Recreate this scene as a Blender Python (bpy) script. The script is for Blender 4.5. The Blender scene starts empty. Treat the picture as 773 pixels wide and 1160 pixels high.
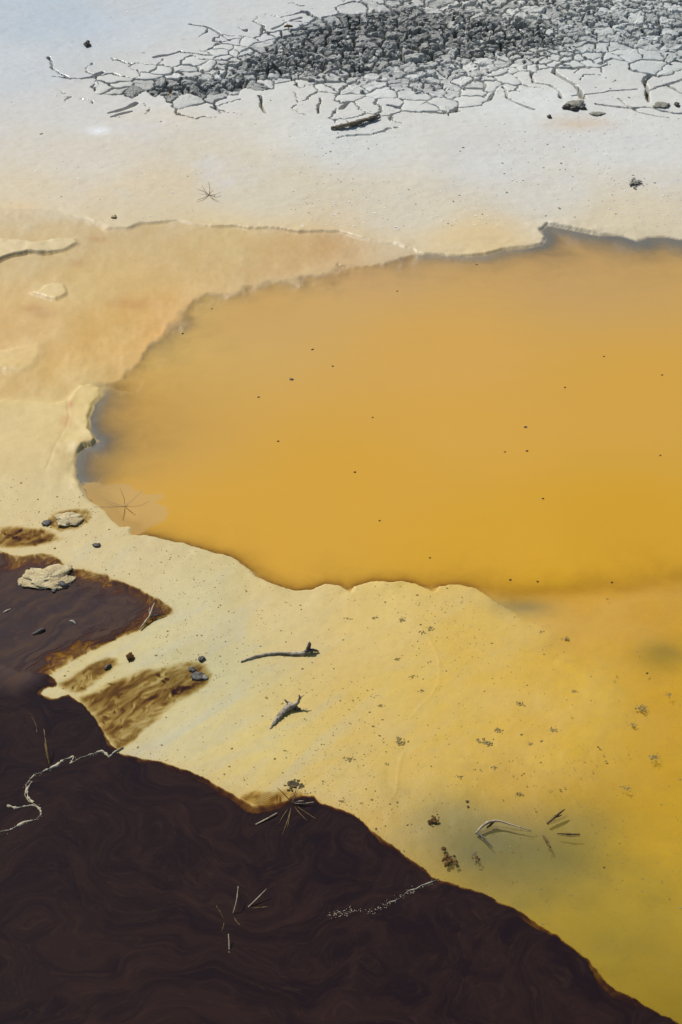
import bpy, math, random
import numpy as np
from mathutils import Vector

random.seed(7)
RNG = np.random.default_rng(7)
SC = bpy.context.scene
COL = SC.collection

# ------------------------------------------------------------------ camera
CAM_H, PITCH, FPX, PW, PH = 4.0, math.radians(35.0), 2259.0, 773.0, 1160.0
cam_d = bpy.data.cameras.new('camera')
cam_d.sensor_fit = 'VERTICAL'
cam_d.sensor_height = 36.0
cam_d.lens = 36.0 * FPX / PH
cam_d.clip_start, cam_d.clip_end = 0.1, 2000.0
cam = bpy.data.objects.new('camera', cam_d)
COL.objects.link(cam)
cam.location = (0, 0, CAM_H)
cam.rotation_euler = (math.pi / 2 - PITCH, 0, 0)
SC.camera = cam

# ------------------------------------------------------------------ sky, sun, exposure
SUN_EL, SUN_AZ = math.radians(48.0), math.radians(-40.0)     # azimuth from +Y, negative = left
w = bpy.data.worlds.new('World'); SC.world = w; w.use_nodes = True
wn = w.node_tree.nodes; wl = w.node_tree.links
bg = wn['Background']
sky = wn.new('ShaderNodeTexSky'); sky.sky_type = 'NISHITA'; sky.sun_disc = False
sky.sun_elevation = SUN_EL; sky.sun_rotation = SUN_AZ
wl.new(sky.outputs[0], bg.inputs[0]); bg.inputs[1].default_value = 0.072
sun_d = bpy.data.lights.new('sun', 'SUN'); sun_d.energy = 3.9; sun_d.angle = math.radians(0.5)
sun_d.color = (1.0, 0.955, 0.88)
sun = bpy.data.objects.new('sun', sun_d); COL.objects.link(sun)
to_sun = Vector((math.sin(SUN_AZ) * math.cos(SUN_EL), math.cos(SUN_AZ) * math.cos(SUN_EL), math.sin(SUN_EL)))
sun.rotation_euler = to_sun.to_track_quat('Z', 'Y').to_euler()
sun.location = (-8, 12, 14)
vs = SC.view_settings
vs.view_transform = 'Standard'; vs.look = 'None'; vs.gamma = 1.0; vs.use_curve_mapping = False; vs.exposure = 0.0
SC.cycles.use_denoising = True
SC.cycles.max_bounces = 8
SC.cycles.transparent_max_bounces = 12

# ------------------------------------------------------------------ pixels to places on the ground
SP, CP = math.sin(PITCH), math.cos(PITCH)
def ground(u, v, z=0.0):
    a, b = (u - PW / 2) / FPX, (v - PH / 2) / FPX
    dx, dy, dz = a, CP - b * SP, -SP - b * CP
    t = (CAM_H - z) / -dz
    return dx * t, dy * t
def gp(pts):
    return [ground(*p) for p in pts]
def pix_scale(v):                       # metres per photo pixel (sideways) on the ground
    b = (v - PH / 2) / FPX
    return CAM_H / (SP + b * CP) / FPX
def lin(c):
    c = np.asarray(c, dtype=np.float64) / 255.0
    return np.where(c <= 0.04045, c / 12.92, ((c + 0.055) / 1.055) ** 2.4)

# ------------------------------------------------------------------ noise
def _hash(ix, iy, seed):
    h = (ix.astype(np.int64) * 374761393 + iy.astype(np.int64) * 668265263 + seed * 974634777) & 0xFFFFFFFF
    h = ((h ^ (h >> 13)) * 1274126177) & 0xFFFFFFFF
    return ((h ^ (h >> 16)) & 0xFFFF).astype(np.float32) / 65535.0
def vnoise(x, y, seed=0):               # -1 .. 1 value noise
    ix = np.floor(x); iy = np.floor(y)
    fx = x - ix; fy = y - iy
    fx = fx * fx * fx * (fx * (fx * 6 - 15) + 10); fy = fy * fy * fy * (fy * (fy * 6 - 15) + 10)
    a = _hash(ix, iy, seed); b = _hash(ix + 1, iy, seed); c = _hash(ix, iy + 1, seed); d = _hash(ix + 1, iy + 1, seed)
    return ((a + (b - a) * fx) * (1 - fy) + (c + (d - c) * fx) * fy) * 2 - 1
def fbm(x, y, octv=4, seed=0, gain=0.5):
    s = 0; a = 1; t = 0
    for o in range(octv):
        s = s + a * vnoise(x * 2 ** o + 17.3 * o, y * 2 ** o - 9.1 * o, seed + o); t += a; a *= gain
    return s / t
def sstep(a, b, x):
    t = np.clip((x - a) / (b - a), 0, 1)
    return t * t * (3 - 2 * t)

# ------------------------------------------------------------------ outlines
def sdf(x, y, poly):                    # signed distance, positive inside
    d = np.full(x.shape, 1e9, np.float32); ins = np.zeros(x.shape, bool)
    n = len(poly)
    for i in range(n):
        ax, ay = poly[i]; bx, by = poly[(i + 1) % n]
        ex, ey = bx - ax, by - ay
        px, py = x - ax, y - ay
        t = np.clip((px * ex + py * ey) / (ex * ex + ey * ey + 1e-12), 0, 1)
        d = np.minimum(d, (px - t * ex) ** 2 + (py - t * ey) ** 2)
        if ay != by:
            ins ^= ((ay > y) != (by > y)) & (x < ex * (y - ay) / ey + ax)
    d = np.sqrt(d)
    return np.where(ins, d, -d)
def seg_dist(x, y, pts):
    d = np.full(x.shape, 1e9, np.float32)
    for (ax, ay), (bx, by) in zip(pts[:-1], pts[1:]):
        ex, ey = bx - ax, by - ay
        px, py = x - ax, y - ay
        t = np.clip((px * ex + py * ey) / (ex * ex + ey * ey + 1e-12), 0, 1)
        d = np.minimum(d, (px - t * ex) ** 2 + (py - t * ey) ** 2)
    return np.sqrt(d)
def blend(x, y, anchors, p=2.2):        # smooth blend of values given at photo points
    tot = 0; acc = 0
    for (u, v), val in anchors:
        ax, ay = ground(u, v)
        wgt = 1.0 / (((x - ax) ** 2 + (y - ay) ** 2) + 0.01) ** (p * 0.5 + 0.3)
        val = np.asarray(val, np.float32)
        acc = acc + (wgt[..., None] * val if val.ndim else wgt * val); tot = tot + wgt
    return acc / (tot[..., None] if np.ndim(acc) > np.ndim(tot) else tot)

UPPER = gp([(1900, 330), (1000, 285), (790, 273), (760, 268), (745, 267), (733, 268), (722, 273), (700, 266), (675, 264), (650, 261), (632, 257),
    (620, 254), (613, 261), (617, 270), (612, 276), (598, 280), (575, 283), (550, 288), (525, 289), (500, 288), (480, 288), (462, 281),
    (445, 275), (425, 272), (405, 268), (385, 261), (365, 261), (340, 262), (310, 259), (280, 258), (255, 255), (240, 255), (215, 252),
    (200, 249), (180, 251), (160, 252), (148, 257), (120, 258), (118, 254), (100, 247), (70, 245), (62, 238), (40, 236), (0, 236),
    (-150, 240), (-600, 250)]) + [(-70, 20), (-70, 400), (70, 400), (70, 20)]
ISLETS = [gp([(-150, 300), (-20, 300), (0, 296), (12, 290), (30, 286), (55, 287), (70, 284), (88, 275), (85, 270), (60, 270), (40, 274), (20, 272), (0, 270), (-150, 268)]),
          gp([(28, 329), (45, 328), (50, 322), (62, 319), (72, 322), (74, 332), (64, 338), (52, 336), (42, 333)]),
          gp([(-100, 425), (0, 417), (25, 418), (38, 412), (44, 400), (42, 391), (25, 391), (0, 397), (-100, 405)])]
BANK = gp([(-500, 440), (0, 455), (35, 453), (62, 455), (78, 455), (82, 445), (90, 436), (105, 433), (113, 440), (112, 450), (104, 460), (102, 480), (101, 488),
    (108, 499), (104, 503), (92, 505), (85, 513), (81, 525), (83, 540), (90, 548), (98, 560), (105, 568), (115, 575), (123, 582), (130, 592),
    (137, 596), (148, 597), (150, 605), (165, 606), (190, 611), (215, 617), (240, 624), (262, 632), (278, 642), (290, 652), (310, 660),
    (335, 667), (355, 666), (370, 662), (385, 665), (398, 671), (402, 664), (420, 660), (440, 661), (455, 659), (470, 664), (490, 673),
    (498, 671), (500, 666), (520, 662), (540, 667), (560, 679), (590, 697), (612, 708), (640, 735), (655, 765), (655, 800), (640, 840), (590, 880),
    (500, 920), (440, 960), (380, 1010), (100, 1060), (-700, 1060)])
SHELF = gp([(-500, 215), (0, 225), (200, 240), (380, 252), (440, 262), (470, 284), (450, 290), (420, 296), (395, 301), (370, 306), (340, 310), (318, 314), (290, 321),
    (262, 327), (240, 332), (222, 338), (205, 344), (195, 347), (192, 356), (190, 368), (184, 380), (175, 390), (160, 402), (148, 410), (130, 416),
    (118, 424), (105, 436), (60, 480), (-500, 500)])
APRON = gp([(520, 690), (590, 700), (640, 696), (700, 690), (773, 680), (1300, 660), (1500, 1600), (0, 1600), (100, 900), (300, 700)])
CRACK = gp([(100, 102), (135, 92), (200, 78), (240, 72), (262, 55), (300, 48), (335, 32), (370, 22), (395, 4), (430, -35), (520, -80), (2000, -90), (2000, 110), (773, 100),
    (720, 82), (690, 78), (660, 88), (632, 90), (600, 98), (560, 112), (530, 128), (500, 134), (465, 134), (440, 128), (410, 133), (385, 135), (350, 118), (320, 112), (295, 118),
    (262, 124), (225, 128), (190, 124), (160, 122), (130, 120)])
CORES = [gp([(255, 85), (300, 68), (350, 40), (420, 28), (520, 30), (600, 40), (640, 55), (610, 62), (570, 72), (530, 76), (470, 78), (420, 92), (370, 92), (300, 98)]),
         gp([(140, 110), (170, 104), (215, 104), (260, 96), (300, 98), (290, 108), (240, 118), (180, 119), (150, 116)])]
FRINGES = [gp([(c[0], c[1]) for c in p]) for p in (
    [(395, 84), (440, 88), (500, 92), (545, 88), (560, 76), (480, 78)],)]
DARK_MAIN = gp([(-600, 760), (0, 752), (30, 760), (52, 764), (62, 770), (66, 776), (50, 780), (46, 786), (62, 793), (78, 788), (92, 798), (105, 812), (115, 826), (125, 842), (135, 853), (150, 858), (190, 866), (215, 875),
    (235, 884), (260, 898), (275, 907), (287, 913), (305, 912), (325, 908), (330, 903), (355, 903), (362, 912), (375, 915), (385, 918), (400, 925),
    (420, 940), (440, 955), (460, 972), (480, 985), (488, 995), (500, 999), (520, 1004), (545, 1014), (560, 1020), (590, 1035), (610, 1048), (630, 1060), (650, 1075), (668, 1090),
    (680, 1103), (686, 1114), (700, 1124), (715, 1130), (730, 1141), (750, 1152), (780, 1164), (1000, 1262), (1400, 1420), (2600, 1800), (-900, 1800)])
DARK_LOBE = gp([(-600, 590), (-60, 610), (0, 622), (12, 628), (25, 631), (45, 627), (60, 628), (70, 636), (82, 645), (95, 645), (110, 650), (120, 650), (130, 657), (145, 662),
    (160, 668), (175, 677), (190, 685), (199, 692), (192, 697), (178, 702), (160, 713), (135, 724), (110, 735), (90, 745), (70, 757), (50, 768), (20, 790), (-600, 840)])
FINGERS = [gp([(60, 775), (80, 765), (105, 750), (120, 744), (134, 746), (137, 754), (122, 765), (104, 778), (95, 787), (80, 785)]),
           gp([(86, 790), (105, 783), (120, 775), (140, 768), (160, 760), (180, 757), (200, 752), (220, 748), (235, 755), (241, 765), (236, 776), (225, 785), (205, 797), (185, 812), (165, 828), (145, 846), (132, 852), (120, 838), (105, 815)]),
           gp([(48, 596), (60, 582), (80, 577), (98, 576), (106, 582), (104, 592), (90, 600), (70, 604)]),
           gp([(-60, 600), (20, 597), (50, 600), (75, 612), (50, 618), (20, 622), (-60, 620)]),
           gp([(268, 904), (285, 896), (310, 897), (330, 893), (345, 898), (360, 905), (372, 916), (345, 920), (305, 918), (285, 915)])]
FILM = gp([(92, 546), (110, 545), (124, 549), (140, 547), (152, 552), (158, 556), (170, 560), (184, 558), (186, 564), (178, 569), (190, 574), (192, 584), (184, 592), (172, 596), (160, 607), (140, 610), (110, 590)])

MUD_COL = [((60, 30), (176, 190, 200)), ((20, 90), (190, 196, 198)), ((160, 20), (190, 198, 202)), ((300, 30), (196, 199, 197)), ((100, 130), (200, 199, 192)), ((400, 165), (204, 206, 201)), ((600, 130), (210, 212, 207)), ((700, 165), (207, 208, 203)), ((720, 60), (196, 201, 198)), ((450, 100), (206, 208, 204)), ((560, 190), (205, 205, 199)), ((250, 100), (206, 208, 204)),  # upper left anchors are bluer: sky reflection put into the mud colour
    ((100, 185), (203, 195, 178)), ((300, 222), (203, 193, 167)), ((40, 222), (207, 192, 160)), ((470, 240), (205, 196, 172)), ((540, 272), (214, 190, 140)), ((700, 252), (209, 195, 163)), ((160, 225), (206, 190, 156)), ((620, 225), (206, 202, 188)),
    ((60, 280), (209, 188, 140)), ((90, 320), (214, 188, 126)), ((250, 280), (212, 188, 130)), ((140, 370), (211, 176, 92)), ((350, 285), (210, 180, 125)), ((20, 360), (216, 182, 116)), ((170, 370), (226, 178, 96)),
    ((30, 490), (205, 180, 117)), ((95, 455), (209, 182, 112)), ((40, 560), (199, 177, 121)), ((150, 640), (200, 181, 125)), ((220, 690), (193, 180, 128)), ((230, 760), (184, 175, 126)),
    ((200, 820), (196, 181, 124)), ((330, 690), (205, 182, 120)), ((310, 850), (202, 178, 100)), ((420, 700), (210, 180, 98)), ((440, 800), (206, 174, 80)), ((560, 740), (206, 170, 66)), ((500, 860), (201, 166, 58)),
    ((380, 890), (200, 168, 74)), ((650, 800), (206, 166, 50)), ((680, 960), (190, 158, 50)), 
    ((730, 850), (204, 166, 48)), ((740, 1040), (196, 163, 46)), ((740, 1140), (172, 146, 38)), ((700, 720), (210, 166, 48)), ((640, 690), (208, 162, 46)), ((700, 770), (206, 166, 44)), ((600, 760), (204, 163, 40)), ((610, 820), (202, 160, 28)), ((640, 770), (203, 160, 26)), ((580, 880), (200, 158, 28)), ((560, 860), (200, 160, 36)), ((500, 920), (198, 158, 40)), ((520, 800), (204, 168, 60)), ((560, 700), (208, 172, 64)), ((470, 960), (196, 160, 60)), ((560, 900), (198, 160, 46)), ((640, 1000), (188, 154, 46))]  # bottom right corner is darker: lens falloff carried in the mud colour
PATCHES = [(555, 960, 84, 44, (104, 106, 70), 0.88), (636, 968, 62, 40, (116, 114, 60), 0.7), (510, 925, 52, 36, (128, 122, 70), 0.55), (665, 930, 40, 26, (140, 128, 56), 0.4), (600, 1010, 70, 24, (140, 128, 60), 0.4), (752, 738, 28, 15, (116, 110, 44), 0.65), (592, 686, 34, 10, (112, 104, 60), 0.7), (690, 1060, 70, 40, (120, 118, 50), 0.35), (740, 1010, 40, 30, (124, 120, 50), 0.3), (655, 147, 34, 7, (206, 178, 134), 0.7), (113, 153, 12, 4, (232, 238, 244), 0.8), (38, 348, 12, 4, (190, 142, 84), 0.7), (50, 355, 12, 4, (190, 142, 84), 0.6), (90, 296, 9, 3, (188, 146, 92), 0.6), (110, 269, 10, 3, (192, 150, 100), 0.6), (150, 342, 26, 6, (196, 146, 80), 0.5), (75, 478, 5, 6, (190, 130, 60), 0.6), (80, 460, 4, 5, (186, 124, 58), 0.7), (20, 235, 40, 8, (214, 186, 136), 0.6), (190, 140, 60, 10, (214, 202, 180), 0.5)]
SEAMS = [(gp(p), a) for p, a in [([(410, 676), (450, 690), (480, 715), (497, 745), (498, 775), (480, 800), (465, 815)], .0016), ([(457, 850), (447, 888), (437, 915)], .0014), ([(86, 440), (79, 458), (77, 472), (66, 500), (54, 530)], -.0022), ([(330, 196), (400, 199), (470, 193)], -.002), ([(300, 185), (345, 192), (395, 190)], .002), ([(430, 730), (470, 738), (520, 735)], .001)]]
WATER_COL = [((300, 350), (196, 158, 92)), ((650, 310), (192, 154, 92)), ((420, 300), (192, 156, 100)), ((500, 400), (203, 159, 78)), ((400, 540), (203, 156, 54)), ((700, 600), (199, 152, 38)), ((720, 450), (201, 156, 62)), ((520, 480), (204, 158, 66)), ((560, 620), (203, 156, 44)),  # upper pool anchors are greyer, with sky reflection mixed into the water colour
    ((280, 600), (203, 156, 54)), ((150, 480), (194, 152, 76)), ((640, 690), (206, 161, 34)), ((730, 800), (203, 163, 32)), ((720, 950), (196, 160, 38)), ((720, 1010), (190, 157, 42)), ((730, 1100), (158, 133, 35)), ((640, 1040), (176, 148, 46)), ((760, 1150), (140, 118, 26)), ((60, 330), (206, 181, 116)), ((250, 280), (204, 178, 116)), ((200, 320), (206, 176, 104)), ((130, 380), (206, 172, 96))]  # lower right corner anchors darkened, lens falloff put into the water colour
THICK = [((760, 262), 0.014), ((690, 258), 0.010), ((640, 255), 0.013), ((595, 275), 0.009), ((530, 285), 0.008), ((470, 282), 0.008), ((400, 266), 0.006), ((340, 260), 0.0045), ((240, 253), 0.004), ((120, 254), 0.004), ((30, 236), 0.0015),
    ((30, 288), 0.010), ((62, 328), 0.006), ((40, 402), 0.006), ((0, 470), 0.004), ((40, 470), 0.004), ((108, 440), 0.008), ((103, 470), 0.010), ((104, 502), 0.014), ((84, 520), 0.014), ((84, 535), 0.010), ((100, 560), 0.004),
    ((150, 605), 0.005), ((240, 624), 0.005), ((335, 667), 0.006), ((430, 661), 0.006), ((530, 666), 0.005), ((612, 708), 0.002), ((655, 780), 0.0005), ((590, 880), 0.0005), ((440, 960), 0.001), ((250, 760), 0.006), ((60, 600), 0.006)]
SHADE_LEDGE = [((760, 275), 0.11), ((700, 270), 0.09), ((640, 265), 0.13), ((560, 292), 0.05), ((470, 295), 0.05), ((330, 318), 0.10), ((240, 336), 0.09), ((190, 380), 0.09), ((120, 460), 0.035), ((100, 515), 0.065), ((90, 530), 0.06)]  # bed kept shallow here so the painted bank shade shows through the water
SOFT = [((560, 680), 0.0), ((500, 670), 0.0), ((612, 708), 0.25), ((645, 740), 0.8), ((655, 780), 1.0), ((640, 840), 1.0), ((590, 880), 1.0), ((500, 920), 1.0), ((440, 960), 0.8), ((300, 660), 0.0), ((100, 500), 0.0), ((60, 240), 0.5), ((0, 236), 0.6), ((160, 252), 0.1), ((300, 258), 0.0), ((600, 275), 0.0), ((740, 265), 0.0), ((0, 460), 0.7), ((55, 458), 0.5), ((100, 440), 0.0), ((40, 330), 0.0), ((20, 400), 0.25), ((30, 288), 0.0)]
BANK_SHADE = [((760, 275), 1.0), ((640, 268), 1.0), ((560, 292), 0.6), ((470, 295), 0.6), ((330, 318), 0.46), ((400, 303), 0.40), ((240, 336), 0.48), ((190, 375), 0.60), ((130, 425), 0.4), ((115, 460), 0.7), ((108, 505), 1.0), ((90, 530), 1.0), ((110, 565), 0.25),  # how strongly bank shade is painted into the bed
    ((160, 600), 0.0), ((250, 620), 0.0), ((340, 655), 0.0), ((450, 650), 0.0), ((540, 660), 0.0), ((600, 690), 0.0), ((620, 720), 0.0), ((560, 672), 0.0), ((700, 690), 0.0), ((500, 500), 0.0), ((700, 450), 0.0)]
FLOW = np.array(ground(235, 760)) - np.array(ground(110, 840)); FLOW /= np.hypot(*FLOW)

CRACK_LINES = [(gp(p), wd) for p, wd in [
    ([(93, 98), (104, 97), (119, 92)], .012), ([(125, 134), (140, 130), (156, 124)], .012), ([(128, 138), (150, 132)], .009), ([(174, 76), (190, 73), (207, 69), (230, 74), (252, 73)], .010),
    ([(184, 83), (187, 92), (185, 101)], .008), ([(207, 81), (224, 87), (240, 98)], .008), ([(55, 76), (60, 86), (68, 93), (83, 98)], .006), ([(288, 38), (299, 43), (302, 60)], .008),
    ([(217, 41), (235, 44), (247, 49), (263, 60)], .007), ([(295, 117), (298, 126), (303, 136)], .008), ([(361, 119), (363, 128), (361, 135)], .008), ([(60, 96), (76, 97), (93, 98)], .006), ([(240, 128), (256, 133)], .007),
    ([(629, 79), (630, 93), (645, 103), (655, 111), (662, 120)], .015), ([(602, 86), (601, 103), (620, 106), (630, 112), (638, 119)], .010), ([(741, 92), (731, 103), (730, 110), (734, 125)], .017), ([(731, 112), (759, 107), (773, 100), (800, 96)], .010),
    ([(757, 108), (773, 116), (800, 122)], .008), ([(676, 126), (711, 130), (736, 132), (773, 137)], .009), ([(440, 128), (449, 130), (480, 134), (504, 137), (517, 134)], .014), ([(630, 88), (666, 88), (693, 78), (720, 84)], .013),
    ([(517, 134), (515, 124), (522, 118)], .010), ([(570, 108), (575, 120), (605, 132)], .008), ([(560, 112), (556, 122), (540, 126)], .009), ([(480, 134), (488, 124), (492, 114)], .010), ([(420, 92), (412, 106), (398, 118), (390, 130)], .012), ([(650, 118), (690, 112), (720, 110)], .006),
    ([(310, 46), (322, 40), (340, 34)], .009), ([(385, 162), (420, 158), (455, 150)], .004), ([(700, 120), (725, 136), (760, 142)], .005)]]

# ------------------------------------------------------------------ dried mud cells
def crack_level(x, y):
    n = fbm(x * 3.0, y * 3.0, 3, 40)
    return sdf(x, y, CRACK) + n * 0.07
cx = RNG.uniform(-2.6, 3.4, 26000).astype(np.float32); cy = RNG.uniform(8.2, 13.2, 26000).astype(np.float32)
_lv = crack_level(cx, cy); _core = np.maximum.reduce([sdf(cx, cy, c) for c in CORES])
_rad = np.where(_core > 0, 0.042, np.where(_lv > 0.18, 0.062, np.where(_lv > 0.0, 0.078, 0.15)))
_rad = _rad * (1 + 0.35 * vnoise(cx * 2.1, cy * 2.1, 77)) * RNG.uniform(0.55, 1.6, len(cx))
keep = (_lv > -0.5)
cx, cy, _rad = cx[keep], cy[keep], _rad[keep]
acc_i = []
ax_ = np.empty(len(cx), np.float32); ay_ = np.empty(len(cx), np.float32); ar_ = np.empty(len(cx), np.float32); nacc = 0
for i in range(len(cx)):
    if nacc:
        d2 = (ax_[:nacc] - cx[i]) ** 2 + (ay_[:nacc] - cy[i]) ** 2
        if np.any(d2 < (0.5 * (ar_[:nacc] + _rad[i])) ** 2): continue
    ax_[nacc], ay_[nacc], ar_[nacc] = cx[i], cy[i], _rad[i]; nacc += 1
SITES = np.stack([ax_[:nacc], ay_[:nacc]], 1)
S_LV = crack_level(SITES[:, 0], SITES[:, 1]); S_CORE = np.maximum.reduce([sdf(SITES[:, 0], SITES[:, 1], c) for c in CORES])
_hx, _hy = ground(773, 60)
S_OBJ = (S_LV > 0.045) & (SITES[:, 1] < 12.6)
def warp(x, y):
    return fbm(x * 7, y * 7, 5, 60, 0.66) * 0.050, fbm(x * 7, y * 7, 5, 66, 0.66) * 0.050

def voronoi_info(x, y):                 # nearest cell and the distance to its edge
    near = np.zeros(x.shape, np.int32); edge = np.full(x.shape, 9.0, np.float32); other = np.zeros(x.shape, np.int32)
    wx, wy = warp(x, y)
    px, py = x + wx, y + wy
    order = np.argsort(py, kind='stable')
    for s in range(0, len(order), 3000):
        idx = order[s:s + 3000]
        qx, qy = px[idx], py[idx]
        sel = np.where((SITES[:, 1] > qy.min() - 0.5) & (SITES[:, 1] < qy.max() + 0.5))[0]
        if len(sel) < 2: continue
        sx, sy = SITES[sel, 0], SITES[sel, 1]
        d2 = (qx[:, None] - sx) ** 2 + (qy[:, None] - sy) ** 2
        k = np.argpartition(d2, 3, axis=1)[:, :4] if len(sel) > 4 else np.argsort(d2, axis=1)[:, :2]
        kd = np.take_along_axis(d2, k, 1); o = np.argsort(kd, axis=1)
        k = np.take_along_axis(k, o, 1); kd = np.take_along_axis(kd, o, 1)
        a = k[:, 0]; best = np.full(len(idx), 9.0); bo = k[:, 1].copy()
        for j in range(1, k.shape[1]):
            b = k[:, j]
            L = np.hypot(sx[b] - sx[a], sy[b] - sy[a]) + 1e-9
            e = (kd[:, j] - kd[:, 0]) / (2 * L)
            m = e < best; best[m] = e[m]; bo[m] = b[m]
        near[idx] = sel[a]; edge[idx] = best; other[idx] = sel[bo]
    return near, edge, other

# ------------------------------------------------------------------ the lie of the land
def terrain(x, y, cracks=True):
    x = np.asarray(x, np.float32); y = np.asarray(y, np.float32)
    e1 = fbm(x * 7, y * 7, 4, 3); e2 = fbm(x * 30, y * 22, 4, 9, 0.6)
    edge_n = 0.020 * e1 + 0.006 * e2
    su = sdf(x, y, UPPER); si = np.maximum.reduce([sdf(x, y, p) for p in ISLETS]); sb = sdf(x, y, BANK)
    sl = np.maximum(np.maximum(su, si), sb)
    land = sl + edge_n
    e3 = fbm(x * 16, y * 9, 3, 13)
    ss = sdf(x, y, SHELF) + 0.09 * e1 + 0.025 * e3 + 0.006 * e2
    se = sdf(x, y, APRON) + 0.02 * e1
    thick = blend(x, y, THICK, 2.6) * (0.6 + (np.clip(0.55 + 1.5 * fbm(x * 5, y * 5, 4, 17, 0.6), 0.05, 1.7) - 0.6) * np.clip(np.exp(-np.maximum(land, 0) / 0.08), 0.12, 1))
    bank_shade = sstep(0.12, 0.85, blend(x, y, BANK_SHADE, 3.0))
    soft = np.clip(blend(x, y, SOFT, 3.0), 0, 1) ** 1.5
    und = fbm(x * 1.7, y * 1.7, 3, 21)
    # deep pool
    dE = np.maximum(0, -se)
    dd = np.minimum(np.maximum(0, -np.maximum(land, ss)), dE ** 3 / (dE ** 2 + 0.40 * dE + 0.03))
    led = bank_shade * blend(x, y, SHADE_LEDGE, 3.0) * np.clip(1 + 0.9 * fbm(x * 3.5, y * 3.5, 3, 47), 0.2, 2)
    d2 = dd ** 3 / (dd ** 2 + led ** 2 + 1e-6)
    z_deep = -(0.004 + 0.34 * (1 - np.exp(-d2 / (0.30 + 0.7 * bank_shade))))
    z_shelf = -(0.010 + 0.009 * und + 0.007 * fbm(x * 5, y * 3, 4, 23) + 0.003 * e3 - 0.005 * sstep(0.25, 0.0, ss))
    z_shelf = np.minimum(z_shelf, -0.0015)
    z_apron = -(0.004 + 0.030 * sstep(0.0, 0.6, -land) + 0.004 * und)
    a_in = sstep(-0.30, 0.30, se)
    z = z_deep * (1 - a_in) + z_apron * a_in
    z = np.where(ss > -0.07, z + (z_shelf - z) * sstep(-0.07, 0.02 + 0.10 * np.clip(0.4 + 1.2 * fbm(x * 3.1, y * 3.1, 3, 57), 0, 1), ss), z)
    rise = np.where(su > 0, 0.028 * np.minimum(np.maximum(su, 0), 4.5), 0.004 * np.minimum(np.maximum(sl, 0), 1.0))
    z_land = thick * sstep(-0.1, 1.0, np.clip(land / 0.009, 0, 1)) + rise + 0.0035 * und * np.clip(land / 0.25, 0, 1) + 0.0012 * e1 * np.clip(land / 0.05, 0, 1)
    lin_ = sstep(-0.006 - 0.20 * soft, 0.003 + 0.12 * soft, land)
    z = np.where(land > -0.006 - 0.20 * soft, z + (np.maximum(z_land, 0.001) - z) * lin_, z)
    sdm = sdf(x, y, DARK_MAIN)
    sdk = np.maximum(sdm, sdf(x, y, DARK_LOBE))
    z = np.where(sdk > -0.2, np.where(z > 0, z * sstep(0.0, -0.18, sdk), z) - 0.02 * sstep(0.0, 0.06, sdk), z)
    z = z + np.where(land > -0.6, 1, 0) * sstep(0.2, 0.6, soft) * np.exp(-(land / 0.35) ** 2) * 0.006 * fbm(x * 2.6, y * 2.0, 5, 27, 0.6)
    # surface of the mud: flow ripples and small grains
    flow_u = x * FLOW[0] + y * FLOW[1]; flow_v = -x * FLOW[1] + y * FLOW[0]
    dry = sstep(0.0, 0.3, su)
    z = z + np.where(land > 0, 0.0004 * fbm(flow_u * 9, flow_v * 30, 3, 31) * (1 - dry) * np.clip(land / 0.05, 0, 1), 0)
    z = z + dry * (0.0011 * fbm(x * 24, y * 30, 3, 33) + 0.0022 * fbm(x * 3, y * 6, 3, 34))
    for pts, amp in SEAMS:
        d = seg_dist(x + 0.02 * e1, y + 0.02 * e3, pts); z = z + 0.4 * amp * np.exp(-(d / 0.006) ** 2)
    # base colour, with the shade of the banks painted in
    col = np.empty(x.shape + (3,), np.float32)
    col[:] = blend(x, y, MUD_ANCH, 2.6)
    mot = fbm(x * 4.5, y * 2.6, 5, 29, 0.6)
    col = col * (1 + np.stack([0.05 * mot, 0.085 * mot, 0.15 * mot], -1) * (1 - 0.7 * dry)[..., None])
    for u, v, ru, rv, pc, st in PATCHES:
        ax, ay = ground(u, v); sy = abs(ground(u, v - rv)[1] - ground(u, v + rv)[1]) / 2; sx = ru * pix_scale(v)
        q = st * np.exp(-(((x - ax) / sx) ** 2 + ((y - ay) / sy) ** 2) * (1 + 0.7 * e1) + 0.5 * e1 * 0.6)
        q = np.clip(q, 0, 1)[..., None]; col = col * (1 - q) + lin(pc).astype(np.float32) * q
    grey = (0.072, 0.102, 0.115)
    g = bank_shade * sstep(0.0, 0.010, dd) * (land < 0.0) * sstep(0.0, -0.05, ss)  # shadow beside banks and shelf, painted on the bed as blue grey
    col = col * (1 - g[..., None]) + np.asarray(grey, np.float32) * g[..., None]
    wet = np.where(land > 0, sstep(0.5, 0.0, sl), 1.0)
    dip = np.zeros(x.shape, np.float32)
    if cracks:
        m = (y > 8.3) & (y < 13.0) & (x > -2.8) & (x < 3.6)
        xi, yi = x[m], y[m]
        near, edge, other = voronoi_info(xi, yi)
        lv = crack_level(xi, yi)
        ob = S_OBJ[near] & (S_LV[near] > -0.2)
        dz = np.where(ob, -0.10, 0.0)
        # where loose pieces meet the sound crust, and the cracks that peter out beyond
        pair = _hash(np.minimum(near, other), np.maximum(near, other), 5)
        act = np.clip(1.0 + lv / 0.22, 0, 1) * np.clip((pair - 0.38) * 2.8, 0, 1)
        wd = 0.0075 * act * np.clip(0.7 + 0.9 * vnoise(xi * 9, yi * 9, 55), 0.15, 1.6)
        gv = np.where((~ob) & (wd > 0.0012), -0.085 * sstep(wd, wd * 0.35, edge) * np.clip(act * 1.4, 0, 1), 0)
        # rubbly swelling under the clods
        core = np.maximum.reduce([sdf(xi, yi, c) for c in CORES])
        dz = dz + gv
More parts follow.
